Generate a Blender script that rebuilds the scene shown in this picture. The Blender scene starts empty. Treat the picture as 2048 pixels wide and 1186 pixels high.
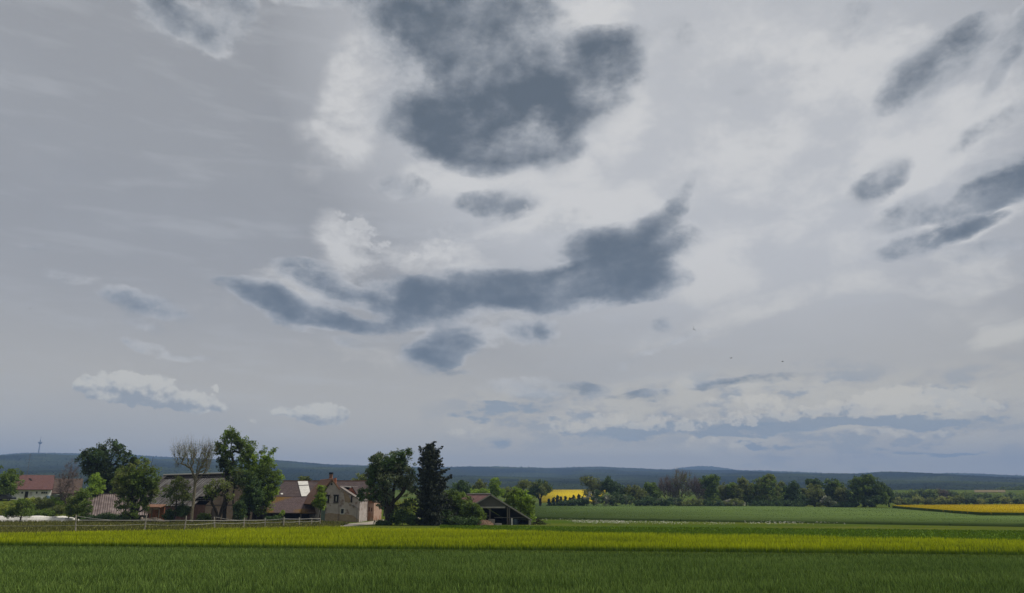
import bpy, math, random
import numpy as np
from mathutils import Vector, noise as mnoise

SC = bpy.context.scene
COL = SC.collection
R = math.radians
rng = np.random.default_rng(11)
random.seed(5)

# ------------------------------------------------------------------ camera geometry
F = 1518.0; CAMH = 4.5; TH = math.atan(399 / F)
def ray(px, py):
    xc = (px - 1024) / F; yc = (593 - py) / F
    return xc, math.cos(TH) - yc * math.sin(TH), math.sin(TH) + yc * math.cos(TH)
def P(px, py, d):
    """world point seen in direction (px, py) at forward distance d"""
    x, y, z = ray(px, py); s = d / y
    return Vector((x * s, d, CAMH + z * s))
def G(px, py, z=0.0):
    """point on the level z seen in direction (px, py)"""
    x, y, zz = ray(px, py); s = (z - CAMH) / zz
    return Vector((x * s, y * s, z))
def sm(t):
    t = min(1.0, max(0.0, t)); return t * t * (3 - 2 * t)
def gz(x, y):
    """ground height"""
    z = 3.6 * sm((y - 150) / 42.0) * sm((-72 - x) / 22.0) * (1 - sm((y - 300) / 120))
    if y > 450: z += 0.03 * (min(y, 800) - 450)
    return z

# ------------------------------------------------------------------ object helpers
def tag(o, label=None, cat=None, group=None, kind=None):
    if label: o['label'] = label
    if cat: o['category'] = cat
    if group: o['group'] = group
    if kind: o['kind'] = kind
    return o
def empty(name, loc, rz=0.0, **kw):
    o = bpy.data.objects.new(name, None); COL.objects.link(o)
    o.location = loc; o.rotation_euler = (0, 0, rz); o.empty_display_size = 0.2; WL[o.name] = Vector(loc)
    return tag(o, **kw)
WL = {}
def meshobj(name, verts, faces, mats, parent=None, midx=None, smooth=False, origin=None):
    """verts are world coordinates; a child is stored relative to its thing, a top-level mesh relative to its origin"""
    me = bpy.data.meshes.new(name)
    v = np.asarray(verts, dtype=np.float64).reshape(-1, 3)
    org = WL.get(parent.name) if parent is not None else origin
    if org is not None: v = v - np.array(org[:])
    v = v.astype(np.float32)
    if isinstance(faces, np.ndarray):
        n, k = faces.shape
        me.vertices.add(len(v)); me.vertices.foreach_set('co', v.ravel())
        me.loops.add(n * k); me.loops.foreach_set('vertex_index', faces.astype(np.int32).ravel())
        me.polygons.add(n); me.polygons.foreach_set('loop_start', np.arange(0, n * k, k, dtype=np.int32))
        me.polygons.foreach_set('loop_total', np.full(n, k, dtype=np.int32))
        me.update(calc_edges=True)
    else:
        me.from_pydata([tuple(map(float, a)) for a in v], [], [tuple(int(i) for i in f) for f in faces]); me.update()
    if not isinstance(mats, (list, tuple)): mats = [mats]
    for m in mats: me.materials.append(m)
    if midx is not None: me.polygons.foreach_set('material_index', np.asarray(midx, dtype=np.int32))
    if smooth: me.polygons.foreach_set('use_smooth', [True] * len(me.polygons))
    o = bpy.data.objects.new(name, me); COL.objects.link(o)
    if parent is not None: o.parent = parent; WL[o.name] = org
    elif origin is not None: o.location = origin
    return o

class MB:
    """collects shapes into one mesh"""
    def __init__(s): s.v = []; s.f = []; s.m = []
    def add(s, vs, fs, m=0):
        b = len(s.v); s.v += [tuple(a) for a in vs]; s.f += [tuple(b + i for i in f) for f in fs]; s.m += [m] * len(fs)
        return s
    def box(s, x0, x1, y0, y1, z0, z1, m=0):
        return s.add([(x0,y0,z0),(x1,y0,z0),(x1,y1,z0),(x0,y1,z0),(x0,y0,z1),(x1,y0,z1),(x1,y1,z1),(x0,y1,z1)],
            [(3,2,1,0),(4,5,6,7),(0,1,5,4),(1,2,6,5),(2,3,7,6),(3,0,4,7)], m)
    def slab(s, quad, t, m=0):
        """quad of four points (top surface) thickened downwards along its normal by t"""
        q = [Vector(a) for a in quad]; n = (q[1]-q[0]).cross(q[-1]-q[0]).normalized()
        if n.z < 0: n = -n
        lo = [a - n * t for a in q]; k = len(q)
        return s.add(q + lo, [tuple(range(k)), tuple(range(2*k-1, k-1, -1))] + [(i, i+k, (i+1)%k+k, (i+1)%k) for i in range(k)], m)
    def prism(s, prof, y0, y1, m=0):
        """profile in (x, z), extruded from y0 to y1"""
        k = len(prof); vs = [(x, y0, z) for x, z in prof] + [(x, y1, z) for x, z in prof]
        return s.add(vs, [tuple(range(k)), tuple(range(2*k-1, k-1, -1))] + [(i, i+k, (i+1)%k+k, (i+1)%k) for i in range(k)], m)
    def prismx(s, prof, x0, x1, m=0):
        k = len(prof); vs = [(x0, y, z) for y, z in prof] + [(x1, y, z) for y, z in prof]
        return s.add(vs, [tuple(range(k)), tuple(range(2*k-1, k-1, -1))] + [(i, i+k, (i+1)%k+k, (i+1)%k) for i in range(k)], m)
    def tube(s, a, b, r0, r1=None, n=6, m=0):
        a = Vector(a); b = Vector(b); r1 = r0 if r1 is None else r1
        d = (b - a).normalized(); u = d.orthogonal().normalized(); w = d.cross(u)
        vs = []
        for c, r in ((a, r0), (b, r1)):
            for i in range(n):
                t = 2*math.pi*i/n; vs.append(c + u*(r*math.cos(t)) + w*(r*math.sin(t)))
        return s.add(vs, [tuple(range(n-1,-1,-1)), tuple(range(n, 2*n))] + [(i,(i+1)%n,(i+1)%n+n,i+n) for i in range(n)], m)
    def lathe(s, prof, c=(0,0,0), n=16, m=0):
        vs = []; 
        for r, z in prof:
            for i in range(n):
                t = 2*math.pi*i/n; vs.append((c[0]+r*math.cos(t), c[1]+r*math.sin(t), c[2]+z))
        fs = [(j*n+i, j*n+(i+1)%n, (j+1)*n+(i+1)%n, (j+1)*n+i) for j in range(len(prof)-1) for i in range(n)]
        fs += [tuple(range(n-1,-1,-1)), tuple((len(prof)-1)*n+i for i in range(n))]
        return s.add(vs, fs, m)
    def build(s, name, mats, parent=None, smooth=False, origin=None):
        return meshobj(name, s.v, s.f, mats, parent, s.m, smooth, origin)

# ------------------------------------------------------------------ material helpers
def newmat(name):
    m = bpy.data.materials.new(name); m.use_nodes = True
    nt = m.node_tree; nt.nodes.clear()
    return m, nt, nt.nodes, nt.links
def ramp(N, stops):
    r = N.new('ShaderNodeValToRGB'); e = r.color_ramp.elements
    while len(e) < len(stops): e.new(0.5)
    for i, (p, c) in enumerate(stops):
        e[i].position = p; e[i].color = (*c, 1)
    return r
def surf(name, stops, scale=2.0, stretch=(1,1,1), detail=6, rough=0.85, bump=0.0, bscale=None, space='Object', spec=0.2,
         island=0.0, second=None, transl=0.0, metallic=0.0, stripes=None):
    """noise driven colour; island = brightness scatter per leaf / blade; second = (stops mix colour, scale, lo, hi); stripes=(axis scale, depth)"""
    m, nt, N, L = newmat(name)
    out = N.new('ShaderNodeOutputMaterial'); b = N.new('ShaderNodeBsdfPrincipled')
    tc = N.new('ShaderNodeTexCoord'); mp = N.new('ShaderNodeMapping'); mp.inputs['Scale'].default_value = stretch
    L.new(tc.outputs[space], mp.inputs[0])
    nz = N.new('ShaderNodeTexNoise'); nz.inputs['Scale'].default_value = scale; nz.inputs['Detail'].default_value = detail
    nz.inputs['Roughness'].default_value = 0.62
    L.new(mp.outputs[0], nz.inputs['Vector'])
    rp = ramp(N, stops); L.new(nz.outputs[0], rp.inputs[0]); col = rp.outputs[0]
    if second:
        n2 = N.new('ShaderNodeTexNoise'); n2.inputs['Scale'].default_value = second[1]; n2.inputs['Detail'].default_value = 5
        L.new(mp.outputs[0], n2.inputs['Vector'])
        mr = N.new('ShaderNodeMapRange'); mr.inputs[1].default_value = second[2]; mr.inputs[2].default_value = second[3]; mr.interpolation_type='SMOOTHSTEP'
        L.new(n2.outputs[0], mr.inputs[0])
        mx = N.new('ShaderNodeMix'); mx.data_type = 'RGBA'; mx.inputs[7].default_value = (*second[0], 1)
        L.new(mr.outputs[0], mx.inputs[0]); L.new(col, mx.inputs[6]); col = mx.outputs[2]
    if island:
        g = N.new('ShaderNodeNewGeometry'); mr = N.new('ShaderNodeMapRange')
        mr.inputs[3].default_value = 1 - island; mr.inputs[4].default_value = 1 + island
        L.new(g.outputs['Random Per Island'], mr.inputs[0])
        vm = N.new('ShaderNodeVectorMath'); vm.operation = 'SCALE'; L.new(col, vm.inputs[0]); L.new(mr.outputs[0], vm.inputs['Scale']); col = vm.outputs[0]
    L.new(col, b.inputs['Base Color'])
    b.inputs['Roughness'].default_value = rough; b.inputs['Metallic'].default_value = metallic
    b.inputs['Specular IOR Level'].default_value = spec
    h = None
    if stripes:
        w = N.new('ShaderNodeTexWave'); w.bands_direction = stripes[0]; w.inputs['Scale'].default_value = stripes[1]; w.inputs['Distortion'].default_value = 0.3
        L.new(tc.outputs[space], w.inputs[0]); h = w.outputs[1]
        bp = N.new('ShaderNodeBump'); bp.inputs['Strength'].default_value = stripes[2]; bp.inputs['Distance'].default_value = 0.15
        L.new(h, bp.inputs['Height']); L.new(bp.outputs[0], b.inputs['Normal'])
    elif bump:
        n3 = N.new('ShaderNodeTexNoise'); n3.inputs['Scale'].default_value = bscale or scale * 4; n3.inputs['Detail'].default_value = 6
        L.new(mp.outputs[0], n3.inputs['Vector'])
        bp = N.new('ShaderNodeBump'); bp.inputs['Strength'].default_value = bump; bp.inputs['Distance'].default_value = 0.2
        L.new(n3.outputs[0], bp.inputs['Height']); L.new(bp.outputs[0], b.inputs['Normal'])
    if transl:
        t = N.new('ShaderNodeBsdfTranslucent'); L.new(col, t.inputs[0]); ms = N.new('ShaderNodeMixShader'); ms.inputs[0].default_value = transl
        L.new(b.outputs[0], ms.inputs[1]); L.new(t.outputs[0], ms.inputs[2]); L.new(ms.outputs[0], out.inputs[0])
    else: L.new(b.outputs[0], out.inputs[0])
    return m
def flat(name, c, **k):
    return surf(name, [(0.25, tuple(a*0.8 for a in c)), (0.75, tuple(min(1, a*1.2) for a in c))], **k)
# ------------------------------------------------------------------ camera, render
cam_d = bpy.data.cameras.new('camera'); cam = bpy.data.objects.new('camera', cam_d); COL.objects.link(cam)
cam.location = (0, 0, CAMH); cam.rotation_euler = (math.pi/2 + TH, 0, 0)
cam_d.sensor_width = 36; cam_d.lens = 36 * F / 2048; cam_d.clip_start = 0.1; cam_d.clip_end = 30000
SC.camera = cam
SC.render.resolution_x = 1024; SC.render.resolution_y = 593
SC.view_settings.view_transform = 'Standard'; SC.view_settings.look = 'None'
SC.view_settings.exposure = 0; SC.view_settings.gamma = 1

# ------------------------------------------------------------------ sky: Nishita air + veils and clouds placed by direction
SUN_EL, SUN_AZ = R(55), R(82)          # azimuth measured from +Y towards +X
wd = bpy.data.worlds.new('World'); SC.world = wd; wd.use_nodes = True
wd.cycles.sampling_method = 'MANUAL'; wd.cycles.sample_map_resolution = 256
nt = wd.node_tree; N = nt.nodes; L = nt.links; N.clear()
out = N.new('ShaderNodeOutputWorld'); bg = N.new('ShaderNodeBackground'); bg.inputs['Strength'].default_value = 0.1
L.new(bg.outputs[0], out.inputs[0])
def srgb(r, g, b):
    f = lambda c: ((c/255 + 0.055)/1.055)**2.4 if c > 10 else c/255/12.92
    return tuple(f(c) for c in (r, g, b))
def M(op, a, b=None, c=None, clamp=False):
    n = N.new('ShaderNodeMath'); n.operation = op; n.use_clamp = clamp
    for i, v in enumerate((a, b, c)):
        if v is None: continue
        if isinstance(v, (int, float)): n.inputs[i].default_value = v
        else: L.new(v, n.inputs[i])
    return n.outputs[0]
def VM(op, a, b=None, s=None):
    n = N.new('ShaderNodeVectorMath'); n.operation = op
    for i, v in enumerate((a, b)):
        if v is None: continue
        if isinstance(v, tuple): n.inputs[i].default_value = v
        else: L.new(v, n.inputs[i])
    if s is not None: n.inputs['Scale'].default_value = s
    return n.outputs[0]
def NZ(vec, scale, detail=5, rough=0.55, color=False, dist=0.0):
    n = N.new('ShaderNodeTexNoise'); n.noise_dimensions = '2D'; n.inputs['Scale'].default_value = scale; n.inputs['Detail'].default_value = detail
    n.inputs['Roughness'].default_value = rough; n.inputs['Distortion'].default_value = dist
    L.new(vec, n.inputs['Vector']); return n.outputs[1 if color else 0]
def MAPV(vec, loc=(0,0,0), rot=0.0, scale=(1,1,1), kind='POINT'):
    n = N.new('ShaderNodeMapping'); n.vector_type = kind; L.new(vec, n.inputs[0])
    n.inputs['Location'].default_value = loc; n.inputs['Rotation'].default_value = (0,0,rot); n.inputs['Scale'].default_value = scale
    return n.outputs[0]
def MIXC(f, a, b):
    n = N.new('ShaderNodeMix'); n.data_type = 'RGBA'
    for i, v in ((0, f), (6, a), (7, b)):
        if isinstance(v, (int, float)): n.inputs[i].default_value = v
        elif isinstance(v, tuple): n.inputs[i].default_value = (*v, 1)
        else: L.new(v, n.inputs[i])
    return n.outputs[2]
def SMOOTH(x, lo, hi, a=0.0, b=1.0):
    n = N.new('ShaderNodeMapRange'); n.interpolation_type = 'SMOOTHSTEP'; L.new(x, n.inputs[0])
    for i, v in enumerate((lo, hi, a, b)): n.inputs[i+1].default_value = v
    return n.outputs[0]
def ae(px, py):
    x, y, z = ray(px, py); l = math.sqrt(x*x+y*y+z*z)
    return math.atan2(x, y), math.asin(z/l)
def QUAD(vec):
    """(x, y, 1) and (x*x, x*y, y*y) of a sky coordinate"""
    q = N.new('ShaderNodeSeparateXYZ'); L.new(vec, q.inputs[0]); x, y = q.outputs[0], q.outputs[1]
    c1 = N.new('ShaderNodeCombineXYZ'); L.new(x, c1.inputs[0]); L.new(y, c1.inputs[1]); c1.inputs[2].default_value = 1
    c2 = N.new('ShaderNodeCombineXYZ')
    for i, (p, r) in enumerate(((x, x), (x, y), (y, y))): L.new(M('MULTIPLY', p, r), c2.inputs[i])
    return c1.outputs[0], c2.outputs[0]
def DOT(a, v):
    n = N.new('ShaderNodeVectorMath'); n.operation = 'DOT_PRODUCT'; L.new(a, n.inputs[0]); n.inputs[1].default_value = v
    return n.outputs['Value']
def FIELD(vec, blobs):
    """sum of soft ellipses: (px, py, rx, ry, tilt deg counter-clockwise on the sky, weight)"""
    tot = None
    for px, py, rx, ry, tilt, w in blobs:
        t = R(tilt); a0 = ae(px, py); rx *= KR; ry *= KR
        a1 = ae(px + rx*math.cos(t), py - rx*math.sin(t)); a2 = ae(px - ry*math.sin(t), py - ry*math.cos(t))
        m11, m21 = a1[0]-a0[0], a1[1]-a0[1]; m12, m22 = a2[0]-a0[0], a2[1]-a0[1]
        dt = m11*m22 - m12*m21
        i11, i12, i21, i22 = m22/dt, -m12/dt, -m21/dt, m11/dt      # inverse: unit disc coordinates
        A = i11*i11+i21*i21; B = i11*i12+i21*i22; C = i12*i12+i22*i22; x0, y0 = a0
        sg = abs(w)*GW; q2 = (-A*sg, -2*B*sg, -C*sg); q1 = (2*(A*x0+B*y0)*sg, 2*(B*x0+C*y0)*sg, (1 - (A*x0*x0+2*B*x0*y0+C*y0*y0))*sg)
        w /= abs(w)*GW
        g = M('ADD', DOT(vec[1], q2), DOT(vec[0], q1), clamp=True)
        tot = g if tot is None else M('ADD' if w > 0 else 'SUBTRACT', tot, g)
    return tot
KR = 0.86; GW = 1.0
tc = N.new('ShaderNodeTexCoord'); sp = N.new('ShaderNodeSeparateXYZ'); L.new(tc.outputs['Generated'], sp.inputs[0])
az = M('ARCTAN2', sp.outputs[0], sp.outputs[1]); el = M('ARCSINE', sp.outputs[2])
cb = N.new('ShaderNodeCombineXYZ'); L.new(az, cb.inputs[0]); L.new(el, cb.inputs[1]); AE = cb.outputs[0]
# flat-layer coordinates (a cloud deck seen in perspective)
hz = M('ADD', M('MAXIMUM', sp.outputs[2], 0.0), 0.34)
cb2 = N.new('ShaderNodeCombineXYZ'); L.new(M('DIVIDE', sp.outputs[0], hz), cb2.inputs[0]); L.new(M('DIVIDE', sp.outputs[1], hz), cb2.inputs[1])
DECK = cb2.outputs[0]
# domain warp
w1 = NZ(DECK, 1.6, 3, 0.5, True); w2 = NZ(DECK, 6.0, 5, 0.6, True)
w1 = VM('MULTIPLY', VM('SUBTRACT', w1, (0.5,0.5,0.5)), (0.075, 0.05, 0)); w2 = VM('MULTIPLY', VM('SUBTRACT', w2, (0.5,0.5,0.5)), (0.034, 0.024, 0))
WAE = VM('ADD', VM('ADD', AE, w1), w2)
WAE0 = WAE; SAE = QUAD(VM('ADD', AE, VM('SCALE', w1, s=0.35))); WAE = QUAD(WAE)

n_big = NZ(MAPV(DECK, (3.1,1.7,0), R(-20), (0.55,1.0,1)), 1.2, 4, 0.5)
n_mid = NZ(DECK, 3.2, 7, 0.58); n_fine = NZ(MAPV(AE, scale=(1,1.5,1)), 22, 9, 0.6)
n_puff = NZ(MAPV(AE, scale=(1,1.35,1)), 42, 8, 0.62)
n_streak = NZ(MAPV(AE, (0,0,0), R(-24), (1.0,5.5,1)), 7, 6, 0.55)

# base veil -------------------------------------------------
base = MIXC(FIELD(SAE, [(1330,230,1250,800,0,1.5)]), srgb(153,156,162), srgb(191,194,200))
base = MIXC(SMOOTH(el, 0.0, 0.34, 0.9, 0.0), base, srgb(196,193,186))
dz = M('MULTIPLY', M('SUBTRACT', n_big, 0.5), 0.9, clamp=False)
base = MIXC(SMOOTH(n_big, 0.42, 0.72, 0.0, 0.4), base, srgb(167,171,178))
base = MIXC(SMOOTH(n_streak, 0.5, 0.75, 0.0, 0.22), base, srgb(192,196,202))
# thin places where the air shows through (Nishita)
sky = N.new('ShaderNodeTexSky'); sky.sky_type = 'NISHITA'; sky.sun_disc = False; sky.sun_elevation = SUN_EL; sky.sun_rotation = SUN_AZ
sky.dust_density = 2.0; sky.air_density = 1.0
air = VM('SCALE', sky.outputs[0], s=0.1)
thin = SMOOTH(n_mid, 0.56, 0.85, 0.0, 0.05)
base = MIXC(thin, base, air)
# warm pale patches -----------------------------------------
pale = FIELD(WAE, [(1450,260,640,480,0,.38),(1700,330,500,420,0,.3),(1190,230,110,160,0,.9),(1090,350,130,70,0,1.0),(950,360,200,70,0,.9),(715,190,110,190,0,.7),(1150,40,130,90,0,.9),
    (640,300,120,110,0,.35),(700,480,130,90,-20,.75),(900,500,170,70,0,.9),(1090,440,160,80,0,1.0),(1220,420,120,80,0,.8),(1390,530,130,120,0,.9),(1430,575,210,50,8,.8),
    (1000,650,150,70,0,1.0),(600,560,180,60,-10,.7),(1420,640,260,40,18,.8),(1560,600,260,40,14,.5),(1760,330,130,90,35,.9),(1930,270,260,120,30,1.1),(1960,560,220,50,10,.6),(1880,330,200,40,30,.8),(1980,420,200,60,22,.9),
    (2010,690,170,50,10,1.0),(1700,130,260,110,25,.5),(1850,540,260,50,10,.5),(640,730,260,60,0,.45),(360,600,160,60,-15,.35),
    (1950,640,200,60,10,.3),(1350,790,420,60,0,.6),(1750,800,460,70,0,.7),(1100,830,260,70,0,.55),(1500,900,600,50,0,.4),(250,740,160,40,0,.2)])
n_pl = NZ(MAPV(WAE0, rot=R(-18), scale=(1,2.0,1)), 6.5, 10, 0.62)
pc = M('MULTIPLY', SMOOTH(M('ADD', pale, M('MULTIPLY', M('MULTIPLY', M('SUBTRACT', n_pl, 0.5), 4.0), SMOOTH(pale, 0, 0.5, 0.1, 1.0))), 0.1, 1.25), 0.85)
cols = MIXC(pc, base, MIXC(SMOOTH(el, 0.05, 0.35), srgb(200,198,191), srgb(212,213,215)))
# dark cloud bellies -----------------------------------------
KR = 1.10
dark = FIELD(WAE, [(900,10,200,120,0,1.5),(960,60,180,110,0,1.0),(940,190,170,130,0,1.3),(1010,250,170,110,8,1.5),(860,255,130,62,-14,1.3),(940,300,120,50,-6,.8),(1045,270,110,60,10,.9),(1120,170,150,110,20,1.6),(1195,115,95,60,20,1.1),(1230,95,60,36,20,.5),(1060,290,90,50,0,.7),
    (800,60,70,90,0,.8),(1110,328,50,40,30,.7),(1150,300,30,20,0,.5),(905,100,70,34,0,-.35),(1050,118,30,40,0,-.35),(1040,205,40,26,0,-.3),(640,-5,120,26,0,.5),
    (300,10,90,60,-35,.9),(345,40,110,34,-38,.8),(440,30,70,80,-60,.8),(420,85,60,40,-30,.5),
    (745,615,60,22,-15,-.8),(1120,540,70,24,0,-.45),(960,560,50,20,0,-.35),(625,552,100,36,-12,1.35),(690,585,110,36,-12,1.0),(520,598,110,30,-14,1.0),(600,625,140,32,-12,1.3),(700,645,130,26,-5,1.1),(500,580,60,30,0,.4),
    (830,590,130,52,-5,1.5),(870,620,120,36,0,.9),(940,575,150,48,6,1.3),(1060,575,160,44,2,1.4),(1180,575,190,44,3,1.2),(1180,530,110,56,15,1.2),(1260,500,130,54,8,1.4),(1230,560,130,44,0,.9),(1310,440,75,26,38,.85),(1345,395,55,22,55,.45),(1375,345,36,18,50,.25),
    (890,690,90,38,25,1.1),(925,670,50,40,0,.6),(880,712,60,22,0,.5),(1055,650,44,34,0,1.1),(1097,650,30,32,0,.7),(1000,655,50,28,0,.4),
    (1865,132,150,62,33,1.4),(1800,165,90,34,38,.7),(2025,85,130,40,60,1.2),(1990,160,70,24,62,.5),(1755,352,90,44,35,1.3),(1815,430,95,36,25,1.4),(2000,380,150,38,22,1.7),(2040,350,120,50,12,1.2),(1868,476,150,24,17,1.35),(1965,452,100,18,22,.8),(1980,500,130,22,10,.7),(2040,480,90,14,5,.4),(1990,250,140,24,35,.35),(1900,90,120,40,35,.5),(1680,40,60,36,45,.5),(1640,80,40,20,40,.3),
    (805,364,66,26,-8,.8),(1005,402,90,26,-4,.8),(1030,425,60,22,0,.5),(930,445,70,18,0,.35),(1120,460,60,36,25,.65),(1265,435,30,30,0,.3),(280,608,100,26,-20,.8),(265,640,60,14,-25,.6),(370,722,80,12,-3,.6),(265,692,60,20,-15,.45),(95,480,60,14,0,.25),(140,545,60,14,-10,.3),
    (1500,757,140,11,3,.62),(1430,768,90,10,5,.4),(1265,783,80,9,3,.6),(1080,768,130,24,0,.8),(1315,648,26,18,0,.6),(1370,665,60,10,20,.5),(1280,700,80,9,20,.45),(1330,70,50,40,0,.5),(1345,135,30,12,0,.35),(1500,280,60,16,0,.4),(1480,175,60,10,15,.2),(590,655,80,20,-15,.5),(720,695,60,14,-10,.5),(900,740,60,10,0,.3)])
CLV = VM('ADD', MAPV(AE, rot=R(-12), scale=(1.0,1.55,1)), VM('SCALE', w1, s=0.9))
n_cl = NZ(CLV, 9.5, 10, 0.63); n_cl2 = NZ(VM('ADD', CLV, (0.006, 0.014, 0)), 9.5, 5, 0.58); n_clb = NZ(CLV, 9.5, 5, 0.58)
relief = M('MULTIPLY', M('SUBTRACT', n_clb, n_cl2), 5.0)
nn = M('ADD', M('MULTIPLY', M('SUBTRACT', n_cl, 0.5), 4.4), M('MULTIPLY', M('SUBTRACT', n_fine, 0.5), 1.0))
mk = M('MINIMUM', dark, 2.0)
df = M('ADD', mk, M('MULTIPLY', nn, SMOOTH(dark, 0.0, 0.35, 0.0, 1.0)))
cols = MIXC(M('MULTIPLY', SMOOTH(M('ADD', mk, M('MULTIPLY', M('MULTIPLY', relief, 0.7), SMOOTH(dark, 0.0, 0.3))), 0.05, 0.8), 0.6), cols, srgb(206,208,212))
cols = MIXC(SMOOTH(dark, 0.0, 1.3, 0.0, 0.45), cols, srgb(146,153,163))
dk = M('ADD', M('MULTIPLY', SMOOTH(df, 0.08, 1.25), 0.6), M('MULTIPLY', SMOOTH(df, 0.5, 1.8), 0.4))
bel = MIXC(SMOOTH(M('ADD', df, M('MULTIPLY', relief, -0.8)), 0.45, 2.5), srgb(148,154,163), srgb(87,98,110))
bel = MIXC(SMOOTH(el, 0.1, 0.5, 0.45, 0.0), bel, srgb(104,119,135))
cols = MIXC(M('MULTIPLY', dk, 0.95), cols, bel)
# distant cumulus bank low over the hills ------------------
KR = 0.9
bank = FIELD(WAE, [(1250,868,130,34,0,1.0),(1450,862,230,24,0,1.0),(1600,846,280,20,2,1.2),(1780,842,170,20,0,1.0),(1030,812,120,20,0,.8),(1950,846,170,18,0,.8),(930,826,90,16,0,.6),(960,885,130,18,0,.3),(1620,898,230,10,0,.7),(1130,865,110,26,0,.6),(1040,840,150,12,0,.5),(1850,905,200,8,0,.4)])
n_bk = NZ(MAPV(AE, scale=(1,2.4,1)), 16, 8, 0.6)
bk = SMOOTH(M('ADD', bank, M('MULTIPLY', M('MULTIPLY', M('SUBTRACT', n_bk, 0.5), 5.0), SMOOTH(bank, 0, .4, .2, 1))), 0.2, 0.95)
lowr = FIELD(WAE, [(1650,830,800,130,0,1.0),(1100,830,330,90,0,.8)])
cols = MIXC(M('MULTIPLY', lowr, SMOOTH(n_bk, 0.48, 0.60, 0.0, 0.85)), cols, srgb(198,196,189))
cols = MIXC(M('MULTIPLY', lowr, SMOOTH(n_bk, 0.49, 0.37, 0.0, 0.75)), cols, srgb(143,155,171))
cols = MIXC(M('MULTIPLY', bk, 0.8), cols, srgb(137,151,169))
# cumulus heads: puffy outline, sunlit tops, grey-blue feet ---
PUF = VM('ADD', AE, VM('MULTIPLY', VM('SUBTRACT', NZ(AE, 55, 6, 0.55, True), (0.5,0.5,0.5)), (0.016, 0.014, 0))); PUF = QUAD(PUF)
KR = 1.0
heads = [(178,775,34,28,0,1.3),(215,772,46,34,0,1.5),(252,774,50,38,0,1.6),(305,778,56,36,0,1.5),(345,800,50,24,0,1.2),(392,804,56,26,-6,1.5),(432,812,36,14,-8,1.1),(428,778,9,9,0,1.0),(250,792,80,22,-6,1.3),(370,812,60,14,-6,1.2),
    (575,825,40,13,0,1.3),(610,828,44,20,0,1.4),(650,826,52,27,0,1.6),(640,838,50,13,0,1.3),(672,836,30,14,0,1.0),(505,842,16,6,0,.6)]
hf = M('MINIMUM', FIELD(PUF, heads), 1.3)
gn = M('MULTIPLY', M('MULTIPLY', M('SUBTRACT', n_puff, 0.5), 3.2), SMOOTH(hf, 0, 0.35))
hc = SMOOTH(M('ADD', hf, gn), 0.14, 0.7)
foot = FIELD(PUF, [(215,806,120,36,-6,2.0),(395,826,90,22,-6,1.8),(310,806,90,26,0,1.5),(635,848,110,22,0,1.8)])
n_sh = NZ(MAPV(AE, (0.004,0.009,0), scale=(1,1.35,1)), 42, 4, 0.62)
hcol = MIXC(SMOOTH(M('ADD', foot, M('MULTIPLY', M('SUBTRACT', n_sh, n_puff), 3.5)), -0.2, 1.7), srgb(206,206,203), srgb(150,158,169))
cols = MIXC(M('MULTIPLY', hc, 0.88), cols, hcol)
tops = FIELD(PUF, [(1788,784,36,28,0,1.7),(1760,808,80,32,0,1.5),(1840,792,70,26,0,1.4),(1905,792,70,22,5,1.3),(1930,812,90,20,0,1.1),(1680,818,90,22,0,1.1),(1560,826,100,20,0,1.1),(1470,838,80,16,0,1.0),(1340,848,100,18,0,.9),(1230,842,90,22,0,.9),(1800,868,160,10,0,.6),(1420,885,120,14,0,.6),(1500,800,120,18,0,.6),(1150,850,80,20,0,.6),(930,865,70,16,0,.5),
    (715,455,60,32,-35,.8),(760,490,30,25,0,.6),(870,500,70,28,0,.7),(1110,430,90,40,0,.7),(1720,330,60,24,40,.6)])
tf = SMOOTH(M('ADD', tops, M('MULTIPLY', M('MULTIPLY', M('SUBTRACT', n_puff, 0.5), 4.5), SMOOTH(tops, 0, .4, .1, 1))), 0.25, 1.0)
cols = MIXC(M('MULTIPLY', tf, 0.62), cols, MIXC(SMOOTH(el, 0.1, 0.3), srgb(214,211,203), srgb(209,210,212)))
# fine wisps over everything
cols = MIXC(SMOOTH(M('ADD', n_pl, M('MULTIPLY', n_big, 0.5)), 0.74, 1.0, 0.0, 0.05), cols, srgb(193,198,205))
lowm = N.new('ShaderNodeMix'); lowm.data_type = 'VECTOR'; L.new(SMOOTH(el, 0.0, 0.24), lowm.inputs[0]); lowm.inputs[4].default_value = (1.29, 1.21, 1.0); lowm.inputs[5].default_value = (1.03, 1.015, 0.985)
cols = VM('SCALE', VM('MULTIPLY', cols, lowm.outputs[1]), s=10.0)
L.new(cols, bg.inputs['Color'])

sl = bpy.data.lights.new('sun', 'SUN'); so = bpy.data.objects.new('sun', sl); COL.objects.link(so)
sl.energy = 3.2; sl.angle = R(10); sl.color = (1.0, 0.95, 0.87)
dv = Vector((math.sin(SUN_AZ)*math.cos(SUN_EL), math.cos(SUN_AZ)*math.cos(SUN_EL), math.sin(SUN_EL)))
so.rotation_euler = dv.to_track_quat('Z', 'Y').to_euler()
cy = SC.cycles
cy.use_adaptive_sampling = True; cy.adaptive_threshold = 0.012; cy.adaptive_min_samples = 16
cy.max_bounces = 5; cy.diffuse_bounces = 3; cy.transmission_bounces = 3; cy.volume_bounces = 0; cy.transparent_max_bounces = 8
cy.use_denoising = True; cy.denoising_prefilter = 'ACCURATE'; cy.denoising_input_passes = 'RGB_ALBEDO_NORMAL'

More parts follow.
